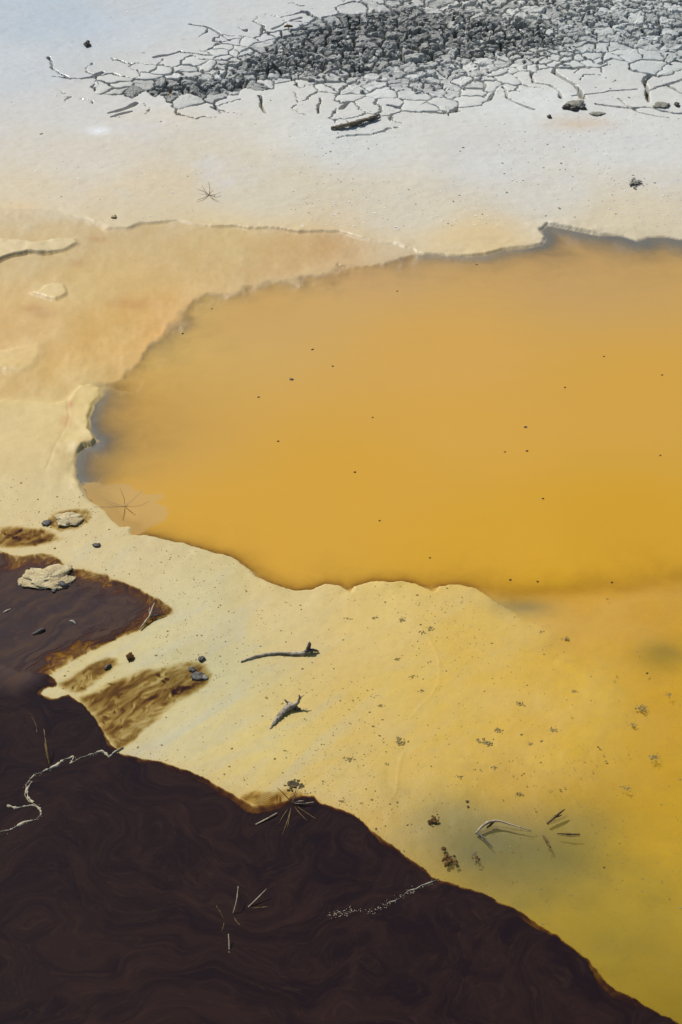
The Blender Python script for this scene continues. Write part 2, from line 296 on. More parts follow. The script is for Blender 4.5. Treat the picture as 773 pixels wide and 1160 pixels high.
        for pts, wdt in CRACK_LINES:
            bx = [p[0] for p in pts]; by = [p[1] for p in pts]
            q = (xi > min(bx) - 0.1) & (xi < max(bx) + 0.1) & (yi > min(by) - 0.1) & (yi < max(by) + 0.1)
            if not q.any(): continue
            qx, qy = xi[q], yi[q]
            d = seg_dist(qx + 0.02 * fbm(qx * 10, qy * 10, 3, 81), qy + 0.02 * fbm(qx * 10, qy * 10, 3, 85), pts)
            ww = wdt * (0.75 + 0.5 * vnoise(qx * 14, qy * 14, 88))
            dz[q] = np.minimum(dz[q], np.where(ob[q], dz[q], -0.09 * sstep(ww, ww * 0.4, d)))
        z[m] += dz; dip[m] = np.clip(-dz / 0.055, 0, 1)
    return dict(z=z, col=col, wet=wet, land=land, sl=sl, su=su, ss=ss, se=se, dip=dip, dry=dry, bank_shade=bank_shade)
MUD_ANCH = [(p, lin(c)) for p, c in MUD_COL]
WATER_ANCH = [(p, lin(c)) for p, c in WATER_COL]

def top_z(u, v):                        # height of whatever is on top at a photo point
    x, y = ground(u, v)
    t = terrain(np.array([x]), np.array([y]), cracks=False)
    return x, y, max(float(t['z'][0]), 0.0)

# ------------------------------------------------------------------ material helpers
class NT:
    def __init__(s, name):
        s.m = bpy.data.materials.new(name); s.m.use_nodes = True
        s.t = s.m.node_tree; s.t.nodes.clear()
        s.out = s.n('ShaderNodeOutputMaterial')
    def n(s, typ, **kw):
        nd = s.t.nodes.new(typ)
        for k, v in kw.items(): setattr(nd, k, v)
        return nd
    def put(s, sock, v):
        if isinstance(v, bpy.types.NodeSocket): s.t.links.new(v, sock)
        elif v is not None:
            if isinstance(v, (tuple, list)) and len(v) == 3 and sock.type == 'RGBA': v = (*v, 1)
            sock.default_value = v
    def math(s, op, a, b=None, c=None, clamp=False):
        nd = s.n('ShaderNodeMath', operation=op); nd.use_clamp = clamp
        for i, v in enumerate((a, b, c)):
            if v is not None: s.put(nd.inputs[i], v)
        return nd.outputs[0]
    def add(s, a, b): return s.math('ADD', a, b)
    def mul(s, a, b): return s.math('MULTIPLY', a, b)
    def rng(s, v, a, b, c=0.0, d=1.0, smooth=True):
        nd = s.n('ShaderNodeMapRange'); nd.interpolation_type = 'SMOOTHSTEP' if smooth else 'LINEAR'
        for i, q in enumerate((v, a, b, c, d)): s.put(nd.inputs[i], q)
        return nd.outputs[0]
    def mix(s, f, a, b, mode='MIX'):
        nd = s.n('ShaderNodeMix', data_type='RGBA', blend_type=mode)
        s.put(nd.inputs[0], f); s.put(nd.inputs[6], a); s.put(nd.inputs[7], b)
        return nd.outputs[2]
    def attr(s, name):
        return s.n('ShaderNodeAttribute', attribute_name=name)
    def pos(s):
        return s.n('ShaderNodeNewGeometry').outputs['Position']
    def mapped(s, vec, scale=(1, 1, 1), rot=(0, 0, 0)):
        nd = s.n('ShaderNodeMapping'); s.put(nd.inputs[0], vec); nd.inputs['Scale'].default_value = scale; nd.inputs['Rotation'].default_value = rot
        return nd.outputs[0]
    def noise(s, vec, scale, detail=4, rough=0.55, dist=0.0):
        nd = s.n('ShaderNodeTexNoise'); s.put(nd.inputs['Vector'], vec)
        nd.inputs['Scale'].default_value = scale; nd.inputs['Detail'].default_value = detail
        nd.inputs['Roughness'].default_value = rough; nd.inputs['Distortion'].default_value = dist
        return nd.outputs[0]
    def bump(s, h, strength, dist, nrm=None):
        nd = s.n('ShaderNodeBump'); s.put(nd.inputs['Height'], h); s.put(nd.inputs['Strength'], strength); nd.inputs['Distance'].default_value = dist
        if nrm is not None: s.put(nd.inputs['Normal'], nrm)
        return nd.outputs[0]
    def bsdf(s, color, rough, spec=0.5, normal=None, **kw):
        nd = s.n('ShaderNodeBsdfPrincipled'); s.put(nd.inputs['Base Color'], color); s.put(nd.inputs['Roughness'], rough); s.put(nd.inputs['Specular IOR Level'], spec)
        if normal is not None: s.put(nd.inputs['Normal'], normal)
        for k, v in kw.items(): s.put(nd.inputs[k.replace('_', ' ')], v)
        return nd.outputs[0]
    def mixs(s, f, a, b):
        nd = s.n('ShaderNodeMixShader'); s.put(nd.inputs[0], f); s.t.links.new(a, nd.inputs[1]); s.t.links.new(b, nd.inputs[2])
        return nd.outputs[0]
    def done(s, sh):
        s.t.links.new(sh, s.out.inputs[0]); return s.m
FLOW_ANG = math.atan2(FLOW[1], FLOW[0])
def flow_vec(t, stretch, p=None):               # coordinates drawn out along the way the scum has drifted
    p = p or t.pos()
    r = t.n('ShaderNodeVectorRotate', rotation_type='Z_AXIS'); t.put(r.inputs['Vector'], p); r.inputs['Angle'].default_value = -FLOW_ANG
    return t.mapped(r.outputs[0], (1.0 / stretch, 1.0, 1.0))

def mat_mud():
    t = NT('wet_mud'); p = t.pos()
    base = t.attr('pigment').outputs['Color']; wet = t.attr('wet').outputs['Fac']; dry = t.attr('dry').outputs['Fac']; film = t.attr('scum').outputs['Fac']; dip = t.attr('dip').outputs['Fac']
    n1 = t.noise(p, 2.2, 5, 0.6); n2 = t.noise(p, 26, 5, 0.65); n3 = t.noise(p, 160, 3, 0.6)
    c = t.mix(t.rng(n1, 0.35, 0.7, 0, 0.5), base, t.mix(0.3, base, (0.52, 0.44, 0.30)))
    c = t.mix(t.mul(dry, t.rng(n1, 0.5, 0.72)), c, t.mix(0.5, c, (0.60, 0.60, 0.60)))
    # drawn-out streaks of pale and grey scum on the cream bank
    fv = flow_vec(t, 3.6); s1 = t.noise(fv, 9, 6, 0.62, 1.0); s2 = t.noise(fv, 60, 4, 0.6, 0.6)
    c = t.mix(t.mul(film, t.rng(s1, 0.46, 0.74, 0, 0.5)), c, (0.43, 0.43, 0.34))
    c = t.mix(t.mul(film, t.rng(s2, 0.56, 0.72, 0, 0.22)), c, (0.36, 0.30, 0.16))
    c = t.mix(t.rng(n2, 0.40, 0.72, 0, 0.20), c, t.mix(0.5, c, (0.20, 0.16, 0.09)))
    c = t.mix(t.mul(dip, 0.85), c, (0.085, 0.085, 0.072))  # damp clay tone plus crack shade, painted in by depth
    # pale mineral grains on the drying crust
    vo = t.n('ShaderNodeTexVoronoi'); t.put(vo.inputs['Vector'], p); vo.inputs['Scale'].default_value = 42.0
    gr = t.mul(t.rng(vo.outputs['Distance'], 0.16, 0.10), t.mul(dry, t.rng(t.noise(p, 1.6, 3), 0.45, 0.62)))
    c = t.mix(t.mul(gr, 0.6), c, (0.78, 0.76, 0.70))
    h = t.add(t.mul(n2, 0.5), t.add(t.mul(n3, 0.22), t.mul(gr, 0.25)))
    nb = t.bump(h, t.rng(dry, 0, 1, 0.38, 0.42, False), 0.006)
    ro = t.add(t.rng(wet, 0, 1, 0.55, 0.42, False), t.mul(n2, 0.16))
    sheen = t.attr('sheen').outputs['Fac']
    return t.done(t.bsdf(c, ro, 0.42, nb, Coat_Weight=t.mul(sheen, t.rng(n1, 0.3, 0.6, 0.5, 1.0)), Coat_Roughness=0.16, Coat_IOR=1.4, Coat_Normal=t.bump(t.add(n2, t.mul(n3, 0.1)), 0.2, 0.004)))

def mat_pond():
    t = NT('turbid_ochre_water'); p = t.pos()
    base = t.attr('pigment').outputs['Color']; depth = t.attr('depth').outputs['Fac']; film = t.attr('skin').outputs['Fac']
    n1 = t.noise(p, 2.0, 4, 0.55, 0.8); n2 = t.noise(p, 9.0, 4, 0.6, 0.6)
    c = t.mix(t.rng(n1, 0.35, 0.7, 0, 0.10), base, t.mix(0.5, base, (0.42, 0.30, 0.05)))
    fm = t.rng(t.add(film, t.mul(t.add(t.noise(p, 28, 4, 0.65), -0.5), 0.045)), -0.004, 0.010)
    c = t.mix(t.mul(fm, 0.45), c, (0.50, 0.36, 0.17))
    k = t.mul(depth, t.rng(n2, 0.3, 0.75, 26.0, 38.0))
    op = t.math('SUBTRACT', 1.0, t.math('EXPONENT', t.mul(k, -1.0)))
    op = t.math('MAXIMUM', op, t.mul(fm, 0.72))
    df = t.n('ShaderNodeBsdfDiffuse'); t.put(df.inputs[0], c)
    tl = t.n('ShaderNodeBsdfTranslucent'); t.put(tl.inputs[0], t.mix(0.32, (0, 0, 0), c))
    body = t.n('ShaderNodeAddShader'); t.t.links.new(df.outputs[0], body.inputs[0]); t.t.links.new(tl.outputs[0], body.inputs[1])
    tr = t.n('ShaderNodeBsdfTransparent')
    sh = t.mixs(op, tr.outputs[0], body.outputs[0])
    gl = t.n('ShaderNodeBsdfGlossy'); gl.inputs['Roughness'].default_value = 0.04
    t.put(gl.inputs['Normal'], t.bump(t.noise(p, 14, 2), 0.03, 0.01))
    fr = t.n('ShaderNodeFresnel'); t.put(fr.inputs['IOR'], t.rng(t.n('ShaderNodeNewGeometry').outputs['Backfacing'], 0, 1, 1.33, 1 / 1.33, False))   # a thin skin: the same from both sides
    return t.done(t.mixs(fr.outputs[0], sh, gl.outputs[0]))

def mat_dark():
    t = NT('dark_brown_liquid'); p = t.pos()
    sm = t.attr('main').outputs['Fac']; sl = t.attr('lobe').outputs['Fac']; sf = t.attr('finger').outputs['Fac']
    wq = t.n('ShaderNodeTexNoise'); t.put(wq.inputs['Vector'], p); wq.inputs['Scale'].default_value = 8.0; wq.inputs['Detail'].default_value = 3.0
    wo = t.n('ShaderNodeVectorMath', operation='SCALE'); t.put(wo.inputs[0], wq.outputs['Color']); wo.inputs['Scale'].default_value = 0.13
    wp = t.n('ShaderNodeVectorMath', operation='ADD'); t.put(wp.inputs[0], p); t.put(wp.inputs[1], wo.outputs[0])
    fv = flow_vec(t, 4.0, wp.outputs[0])
    na = t.noise(p, 11, 5, 0.6, 0.5); nf = t.noise(p, 60, 4, 0.6)
    jag = t.add(t.mul(t.add(na, -0.5), 0.036), t.mul(t.add(nf, -0.5), 0.014))
    fil = t.noise(fv, 28, 3.5, 0.56, 1.2)                                   # filaments
    lob = t.noise(fv, 11, 5, 0.62, 1.2)
    wav = t.math('SINE', t.mul(t.noise(flow_vec(t, 3.2, wp.outputs[0]), 9, 2.0, 0.5, 0.6), 95.0))   # marbled threads
    se_ = t.add(sm, t.mul(jag, 0.7)); sd_ = t.add(se_, t.rng(t.noise(p, 3.2, 3, 0.6), 0.42, 0.70, -0.003, -0.032))
    tm = t.add(t.mul(t.rng(se_, -0.003, 0.003), t.rng(na, 0.35, 0.65, 0.5, 1.8)), t.mul(t.rng(sd_, -0.002, 0.014), 6.0))
    le = t.add(sl, t.mul(jag, 1.0))
    inner = t.rng(t.add(le, t.mul(t.add(lob, -0.5), 0.34)), 0.03, 0.12)
    tl = t.mul(t.rng(le, -0.003, 0.010), t.add(t.add(t.rng(lob, 0.44, 0.66, 0.10, 0.9), t.add(t.rng(fil, 0.44, 0.72, 0.0, 0.8), t.rng(wav, -0.4, 1.0, 0.0, 0.35))), t.mul(inner, 1.9)))
    fe = t.add(sf, t.mul(jag, 0.8))
    wo2 = t.n('ShaderNodeVectorMath', operation='SCALE'); t.put(wo2.inputs[0], wq.outputs['Color']); wo2.inputs['Scale'].default_value = 0.065
    wp2 = t.n('ShaderNodeVectorMath', operation='ADD'); t.put(wp2.inputs[0], p); t.put(wp2.inputs[1], wo2.outputs[0])
    f2 = flow_vec(t, 4.5, wp2.outputs[0]); fil2 = t.noise(f2, 26, 3.5, 0.56, 0.8); lob2 = t.noise(f2, 14, 4, 0.6, 0.6)
    wav2 = t.math('SINE', t.mul(t.noise(flow_vec(t, 5.0, wp2.outputs[0]), 10, 2.5, 0.5, 0.5), 120.0))
    tf = t.mul(t.rng(fe, -0.004, 0.026), t.add(t.rng(fil2, 0.40, 0.74, 0.12, 0.65), t.add(t.rng(wav2, -0.4, 1.0, 0.0, 0.26), t.add(t.rng(lob2, 0.58, 0.76, 0.0, 0.8), t.rng(t.noise(p, 15, 4, 0.6, 0.8), 0.60, 0.72, 0.0, 1.8)))))
    T = t.math('MAXIMUM', t.math('MAXIMUM', tm, tl), tf)
    def ex(k): return t.math('EXPONENT', t.mul(T, -k))
    cc = t.n('ShaderNodeCombineColor'); t.put(cc.inputs[0], ex(0.75)); t.put(cc.inputs[1], ex(1.25)); t.put(cc.inputs[2], ex(2.6))
    tr = t.n('ShaderNodeBsdfTransparent'); t.put(tr.inputs[0], cc.outputs[0])
    # slow swirls in the body of the liquid
    wv = t.n('ShaderNodeTexNoise'); t.put(wv.inputs['Vector'], p); wv.inputs['Scale'].default_value = 1.5; wv.inputs['Detail'].default_value = 3
    off = t.n('ShaderNodeVectorMath', operation='SCALE'); t.put(off.inputs[0], wv.outputs['Color']); off.inputs['Scale'].default_value = 1.5
    ad = t.n('ShaderNodeVectorMath', operation='ADD'); t.put(ad.inputs[0], p); t.put(ad.inputs[1], off.outputs[0])
    sw = t.noise(t.mapped(ad.outputs[0], (1, 2.6, 1)), 3.4, 6, 0.70, 0.9)
    s2 = t.noise(t.mapped(ad.outputs[0], (1, 3.5, 1)), 13, 5, 0.66, 0.9)
    deep = t.mix(t.rng(sw, 0.34, 0.68), (0.0115, 0.0054, 0.0058), (0.026, 0.0118, 0.0086))
    deep = t.mix(t.rng(s2, 0.50, 0.76, 0, 0.30), deep, (0.060, 0.032, 0.019))
    deep = t.mix(t.mul(t.rng(sl, -0.02, 0.05), t.rng(sm, 0.19, -0.02)), deep, t.mix(t.rng(lob, 0.35, 0.7), (0.062, 0.042, 0.040), (0.105, 0.060, 0.036)))
    di = t.n('ShaderNodeBsdfDiffuse'); t.put(di.inputs[0], deep)
    sh = t.mixs(t.math('SUBTRACT', 1.0, ex(0.55)), tr.outputs[0], di.outputs[0])
    gl = t.n('ShaderNodeBsdfGlossy'); gl.inputs['Roughness'].default_value = 0.05
    t.put(gl.inputs['Normal'], t.bump(t.noise(ad.outputs[0], 10, 2), 0.04, 0.01))
    fr = t.n('ShaderNodeFresnel'); t.put(fr.inputs['IOR'], t.rng(t.n('ShaderNodeNewGeometry').outputs['Backfacing'], 0, 1, 1.36, 1 / 1.36, False))
    return t.done(t.mixs(t.mul(fr.outputs[0], t.rng(T, 0.0, 0.5)), sh, gl.outputs[0]))

def mat_clod():
    t = NT('dried_grey_mud'); p = t.pos()
    tone = t.attr('tone').outputs['Fac']
    n1 = t.noise(p, 14, 5, 0.65); n2 = t.noise(p, 70, 5, 0.7)
    c = t.mix(tone, t.attr('pigment').outputs['Color'], (0.085, 0.096, 0.090))
    c = t.mix(t.rng(n1, 0.35, 0.7, 0, 0.45), c, t.mix(0.5, c, (0.50, 0.49, 0.43)))
    c = t.mix(t.mul(t.rng(n2, 0.50, 0.72, 0, 0.6), tone), c, (0.10, 0.105, 0.095))
    nb = t.bump(t.add(n1, t.mul(n2, 0.7)), t.rng(tone, 0.0, 0.4, 0.25, 0.9), 0.012)
    return t.done(t.bsdf(c, t.rng(n2, 0.3, 0.7, 0.45, 0.75), 0.4, nb))

def mat_plain(name, c1, c2, scale, rough=0.7, bump=0.5, bdist=0.004, spec=0.4, stretch=None):
    t = NT(name); tc = t.n('ShaderNodeTexCoord').outputs['Object']
    if stretch: tc = t.mapped(tc, stretch)
    n1 = t.noise(tc, scale, 5, 0.65); n2 = t.noise(tc, scale * 5, 4, 0.6)
    c = t.mix(t.rng(n1, 0.34, 0.66), c1, c2)
    c = t.mix(t.rng(n2, 0.52, 0.74, 0, 0.5), c, tuple(q * 0.35 for q in c1))
    return t.done(t.bsdf(c, rough, spec, t.bump(t.add(n1, t.mul(n2, 0.6)), bump, bdist)))

M_MUD, M_POND, M_DARK, M_CLOD = mat_mud(), mat_pond(), mat_dark(), mat_clod()
M_WOOD = mat_plain('weathered_driftwood', (0.56, 0.49, 0.37), (0.26, 0.21, 0.15), 70, 0.8, 0.9, 0.006, 0.2)
M_WOOD_DK = mat_plain('dark_wet_wood', (0.050, 0.044, 0.038), (0.12, 0.105, 0.09), 70, 0.5, spec=0.3)
M_REED = mat_plain('dead_reed', (0.24, 0.16, 0.06), (0.11, 0.065, 0.028), 90, 0.8, spec=0.15)
M_REED_PALE = mat_plain('bleached_reed', (0.56, 0.47, 0.32), (0.30, 0.23, 0.14), 90, 0.8, spec=0.15)
M_ROCK = mat_plain('pale_crusted_rock', (0.63, 0.53, 0.30), (0.47, 0.37, 0.19), 26, 0.75, 0.9, 0.010)
M_CRUST = mat_plain('grey_crumb', (0.20, 0.195, 0.16), (0.36, 0.35, 0.29), 60, 0.9, 0.8, spec=0.15)
M_ALGAE = mat_plain('grey_green_scum', (0.24, 0.185, 0.065), (0.34, 0.265, 0.10), 80, 0.9, spec=0.05)
M_FOAM = mat_plain('cream_foam', (0.56, 0.50, 0.36), (0.40, 0.33, 0.21), 90, 0.7, 0.8)
M_SPECK = mat_plain('dark_speck', (0.07, 0.058, 0.036), (0.13, 0.10, 0.05), 40, 0.9, spec=0.05)
M_GRAIN = mat_plain('salt_grain', (0.86, 0.85, 0.80), (0.76, 0.74, 0.68), 60, 0.35)
M_RUST = mat_plain('rust_crust', (0.07, 0.034, 0.012), (0.15, 0.085, 0.03), 60, 0.9, spec=0.05)

# ------------------------------------------------------------------ mesh helpers
def new_mesh(name, V, F, mat, smooth=True):
    me = bpy.data.meshes.new(name)
    V = np.asarray(V, np.float32); 
    if isinstance(F, np.ndarray):
        nv = F.shape[1]; nf = len(F)
        me.vertices.add(len(V)); me.loops.add(nf * nv); me.polygons.add(nf)
        me.vertices.foreach_set('co', V.ravel()); me.loops.foreach_set('vertex_index', F.ravel().astype(np.int32))
        me.polygons.foreach_set('loop_start', np.arange(0, nf * nv, nv, dtype=np.int32))
        me.update(calc_edges=True)
    else:
        me.from_pydata(V.tolist(), [], F); me.update()
    me.polygons.foreach_set('use_smooth', np.full(len(me.polygons), smooth, bool))
    if mat: me.materials.append(mat)
    return me
def set_attr(me, name, arr, color=False):
    a = me.attributes.new(name, 'FLOAT_COLOR' if color else 'FLOAT', 'POINT')
    if color:
        c = np.ones((len(arr), 4), np.float32); c[:, :3] = arr; a.data.foreach_set('color', c.ravel())
    else: a.data.foreach_set('value', np.asarray(arr, np.float32))
def link(name, data, parent=None, loc=(0, 0, 0), label=None, cat=None, group=None, kind=None):
    o = bpy.data.objects.new(name, data); COL.objects.link(o); o.location = loc
    if parent: o.parent = parent
    for k, v in (('label', label), ('category', cat), ('group', group), ('kind', kind)):
        if v: o[k] = v
    return o

# ------------------------------------------------------------------ the ground mesh
rows_v = np.concatenate([np.arange(-14, 150, 0.40), np.arange(150, 300, 0.85), np.arange(300, 1180, 1.45)])
ry = np.array([ground(386, v)[1] for v in rows_v])[::-1]
ry = np.concatenate([[-60, -30, -12, -5, -1, 0.8, 1.8, 2.4, 2.8, 3.05, 3.2], ry[ry > 3.25], [11.3, 11.6, 12.0, 12.5, 13.2, 14.5, 17, 22, 32, 55, 110, 260]])
uu = np.linspace(-1.13, 1.13, 760)
uo = 1.13 + np.array([0.02, 0.05, 0.1, 0.17, 0.26, 0.4, 0.6, 0.9, 1.4, 2.2, 4, 8, 20, 60])
uc = np.concatenate([-uo[::-1], uu, uo])
hw = 0.87 + (np.clip(ry, 2.5, 14) - 3.43) * 0.14
GX = (uc[None, :] * hw[:, None]).astype(np.float32); GY = np.repeat(ry[:, None], len(uc), 1).astype(np.float32)
def grid_faces(nr, nc):
    i = np.arange(nr * nc).reshape(nr, nc)
    return np.stack([i[:-1, :-1], i[:-1, 1:], i[1:, 1:], i[1:, :-1]], -1).reshape(-1, 4)
T = terrain(GX.ravel(), GY.ravel())
nr, nc = GX.shape
Z = T['z']
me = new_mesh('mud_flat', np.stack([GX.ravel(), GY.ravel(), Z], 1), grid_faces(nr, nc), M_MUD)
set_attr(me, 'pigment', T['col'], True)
# smoother, wetter sheen where water has just drained
_wx, _wy = ground(60, 40)
wetl = np.clip(T['wet'] + 0.8 * np.exp(-(((GX.ravel() - _wx) / 0.9) ** 2 + ((GY.ravel() - _wy) / 1.6) ** 2)), 0, 1)
set_attr(me, 'wet', wetl)
set_attr(me, 'dry', T['dry'] * (1 - 0.55 * np.clip(wetl - 0.2, 0, 1)))
scum = sstep(-0.05, 0.15, sdf(GX.ravel(), GY.ravel(), BANK)) * blend(GX.ravel(), GY.ravel(), [((220, 720), 1.0), ((230, 820), 1.0), ((150, 630), 0.7), ((330, 760), 0.7), ((40, 500), 0.0), ((95, 460), 0.0), ((420, 720), 0.2), ((600, 800), 0.1), ((500, 900), 0.15), ((330, 690), 0.5)])
set_attr(me, 'scum', scum)
set_attr(me, 'sheen', np.clip(np.maximum(wetl - T['wet'], 0.3 * T['dry']), 0, 1) * (T['land'] > 0))
set_attr(me, 'dip', T['dip'])
mud = link('mud_flat', me, kind='structure')

# pond sheet
def sub(a, r, c): return a.reshape(nr, nc)[::r, ::c]
def sheet(name, r, c, keepfn, zfn, mat, attrs, **kw):
    x, y = sub(GX, r, c), sub(GY, r, c)
    F = grid_faces(*x.shape); k = keepfn(x.ravel(), y.ravel()); F = F[k[F].any(1)]
    used = np.zeros(x.size, bool); used[F] = True
    idx = np.cumsum(used) - 1
    V = np.stack([x.ravel(), y.ravel(), zfn(x.ravel(), y.ravel())], 1)[used]
    m = new_mesh(name, V, idx[F], mat)
    for an, arr, iscol in attrs(x.ravel(), y.ravel()): set_attr(m, an, arr[used], iscol)
    return link(name, m, **kw)
z3 = sub(Z, 3, 3).ravel()
def water_tint(x, y):
    c = blend(x, y, WATER_ANCH, 2.4); e1 = fbm(x * 8, y * 6, 5, 3, 0.62) * 1.3
    for u, v, ru, rv, pc, st in PATCHES:
        ax, ay = ground(u, v); sy = abs(ground(u, v - rv)[1] - ground(u, v + rv)[1]) / 2; sx = ru * pix_scale(v)
        q = np.clip(0.85 * st * np.exp(-(((x - ax) / sx) ** 2 + ((y - ay) / sy) ** 2) * (1 + 0.7 * e1) + 0.3 * e1), 0, 1)[..., None]
        c = c * (1 - q) + lin(pc).astype(np.float32) * q
    return c
sheet('pond_water', 3, 3, lambda x, y: (z3 < 0.004) & (y > 1.5) & (y < 9.5) & (np.abs(x) < 12), lambda x, y: np.zeros_like(x), M_POND,
      lambda x, y: [('depth', np.maximum(0, -z3), False), ('pigment', water_tint(x, y), True), ('skin', np.clip(sdf(x, y, FILM), -0.1, 0.1), False)], kind='structure')
# dark liquid
z2 = sub(Z, 2, 2).ravel(); x2, y2 = sub(GX, 2, 2).ravel(), sub(GY, 2, 2).ravel()
def _sd(p): return np.clip(sdf(x2, y2, p), -0.2, 0.2)
d_main, d_lobe = _sd(DARK_MAIN), _sd(DARK_LOBE)
d_fing = np.maximum.reduce([_sd(p) for p in FINGERS])
sheet('dark_liquid', 2, 2, lambda x, y: (np.maximum(np.maximum(d_main, d_lobe), d_fing) > -0.03) & (y > 1.5) & (np.abs(x) < 10), lambda x, y: np.maximum(z2, 0) + 0.003, M_DARK,
      lambda x, y: [('main', d_main, False), ('lobe', d_lobe, False), ('finger', d_fing, False)], kind='structure')

# ------------------------------------------------------------------ the cracked crust: clods and plates
def clip_cell(i):
    c = SITES[i]; d2 = ((SITES - c) ** 2).sum(1); nb = np.argsort(d2)[1:26]
    P = [np.array(q) for q in ((c[0] - .4, c[1] - .4), (c[0] + .4, c[1] - .4), (c[0] + .4, c[1] + .4), (c[0] - .4, c[1] + .4))]
    for j in nb:
        n = SITES[j] - c; m = (SITES[j] + c) / 2
        s = [float(np.dot(p - m, n)) for p in P]; Q = []
        for a in range(len(P)):
            b = (a + 1) % len(P)
            if s[a] <= 0: Q.append(P[a])
            if (s[a] <= 0) != (s[b] <= 0): Q.append(P[a] + (P[b] - P[a]) * (s[a] / (s[a] - s[b])))
        P = Q
        if len(P) < 3: return None
    return np.array(P)
clods = []
for i in np.where(S_OBJ)[0]:
    P = clip_cell(i)
    if P is None: continue
    pts = []
    for a in range(len(P)):
        b = (a + 1) % len(P); L = np.hypot(*(P[b] - P[a])); k = max(1, int(L / 0.010))
        for q in range(k): pts.append(P[a] + (P[b] - P[a]) * q / k)
    clods.append((i, np.array(pts, np.float32)))
_vx = np.array([SITES[i][0] for i, _ in clods]); _vy = np.array([SITES[i][1] for i, _ in clods])
_bt = terrain(_vx, _vy, cracks=False); _base = _bt['z']; _bcol = _bt['col']
def clod_mesh(ci):
    i, P = clods[ci]; c = SITES[i]; n = len(P)
    core = float(np.clip(S_CORE[i] / 0.10 + 0.5, 0, 1)); lv = float(S_LV[i]); r = random.Random(int(i))
    loose = float(np.clip((lv - 0.05) / 0.28, 0, 1)); loose = max(loose, core)
    size = math.sqrt(abs(np.sum(P[:, 0] * np.roll(P[:, 1], -1) - P[:, 1] * np.roll(P[:, 0], -1))) / 2)
    wx, wy = warp(P[:, 0], P[:, 1]); W = P - np.stack([wx, wy], 1)
    C = W.mean(0)
    gap = np.clip(0.0034 + 0.0050 * fbm(W[:, 0] * 7, W[:, 1] * 7, 3, 240) + 0.0008 * loose, 0.0008, 0.010)[:, None] + 0.007 * core * r.random()
    h = 0.0005 + loose * r.uniform(-0.003, 0.003) + core * r.uniform(-0.006, 0.006)
    dirs = W - C; ln = np.hypot(dirs[:, 0], dirs[:, 1])[:, None] + 1e-6
    tx, ty = r.uniform(-1, 1) * 0.17 * loose, r.uniform(-1, 1) * 0.20 * loose
    ln0 = 0
    rings = [(gap * 0.2, -0.105, 0), (gap * 0.9, -0.04, 0.3), (gap + 0.001, -0.006 - 0.006 * loose, 0.7), (gap + 0.002 + 0.002 * loose, h - 0.001 - 0.003 * loose, 1), (gap + 0.006 + .005 * loose, h, 1)]
    V = []; F = []
    b = float(_base[ci])
    for ins, zz, amp in rings:
        f = np.maximum(1 - ins / ln, 0.3)
        V.append(np.concatenate([C + dirs * f, np.full((n, 1), zz)], 1))
    f2 = np.maximum(0.5 * (1 - (gap + .012) / ln), 0.12)
    V.append(np.concatenate([C + dirs * f2, np.full((n, 1), h * (1 + 0.15 * loose))], 1))
    V.append(np.array([[C[0], C[1], h * (1 + 0.2 * loose)]]))
    V = np.concatenate(V).astype(np.float32)
    up = np.repeat([0, .3, .8, 1, 1, 1], n); up = np.append(up, 1)
    x, y = V[:, 0], V[:, 1]
    amp = loose * (0.006 + 0.006 * core) + 0.0012
    V[:, 2] += b + up * (amp * fbm(x * 22, y * 22, 3, 200) + amp * 0.6 * fbm(x * 60, y * 60, 2, 210) + (x - C[0]) * tx + (y - C[1]) * ty)
    j = loose * 0.007
    V[:, 0] += j * vnoise(x * 70, y * 70, 220) ; V[:, 1] += j * vnoise(x * 70 + 9, y * 70, 221)
    for k in range(5):
        for a in range(n):
            bq = (a + 1) % n
            F.append((k * n + a, k * n + bq, (k + 1) * n + bq, (k + 1) * n + a))
    for a in range(n): F.append((5 * n + a, 5 * n + (a + 1) % n, 6 * n))
    A = np.sum(W[:, 0] * np.roll(W[:, 1], -1) - W[:, 1] * np.roll(W[:, 0], -1))
    if A < 0: F = [q[::-1] for q in F]
    tone = float(np.clip(0.03 + 0.40 * loose * r.uniform(0.0, 1.0) + 0.62 * core * r.uniform(0.15, 1.0), 0, 1))
    return V, F, np.full(len(V), tone, np.float32), loose, size
def on_screen(x, y):
    v = PH / 2 + FPX * math.tan(math.atan2(CAM_H, y) - PITCH); dep = y * CP + CAM_H * SP
    return 0 < PW / 2 + FPX * x / dep < PW and 0 < v < PH, dep
order = []
for ci, (i, P) in enumerate(clods):
    ok, dep = on_screen(SITES[i][0], SITES[i][1])
    A = abs(np.sum(P[:, 0] * np.roll(P[:, 1], -1) - P[:, 1] * np.roll(P[:, 0], -1))) / 2
    order.append((-(A / dep ** 2.5) if ok else 1.0, ci))
order.sort()
RV, RF, RT, RC = [], [], [], []; nv = 0
for rank, (_, ci) in enumerate(order):
    V, F, tn, loose, size = clod_mesh(ci)
    if rank < 295:
        C = V[-1].copy(); C[2] = float(_base[ci])
        nm = 'mud_clod' if loose > 0.45 else 'mud_plate'
        m = new_mesh(nm, V - C, F, M_CLOD, loose < 0.35); set_attr(m, 'tone', tn); set_attr(m, 'pigment', np.repeat(_bcol[ci:ci + 1], len(V), 0), True)
        link(nm, m, parent=mud, loc=C)
    else:
        RV.append(V); RF += [tuple(q + nv for q in f) for f in F]; RT.append(tn); RC.append(np.repeat(_bcol[ci:ci + 1], len(V), 0)); nv += len(V)
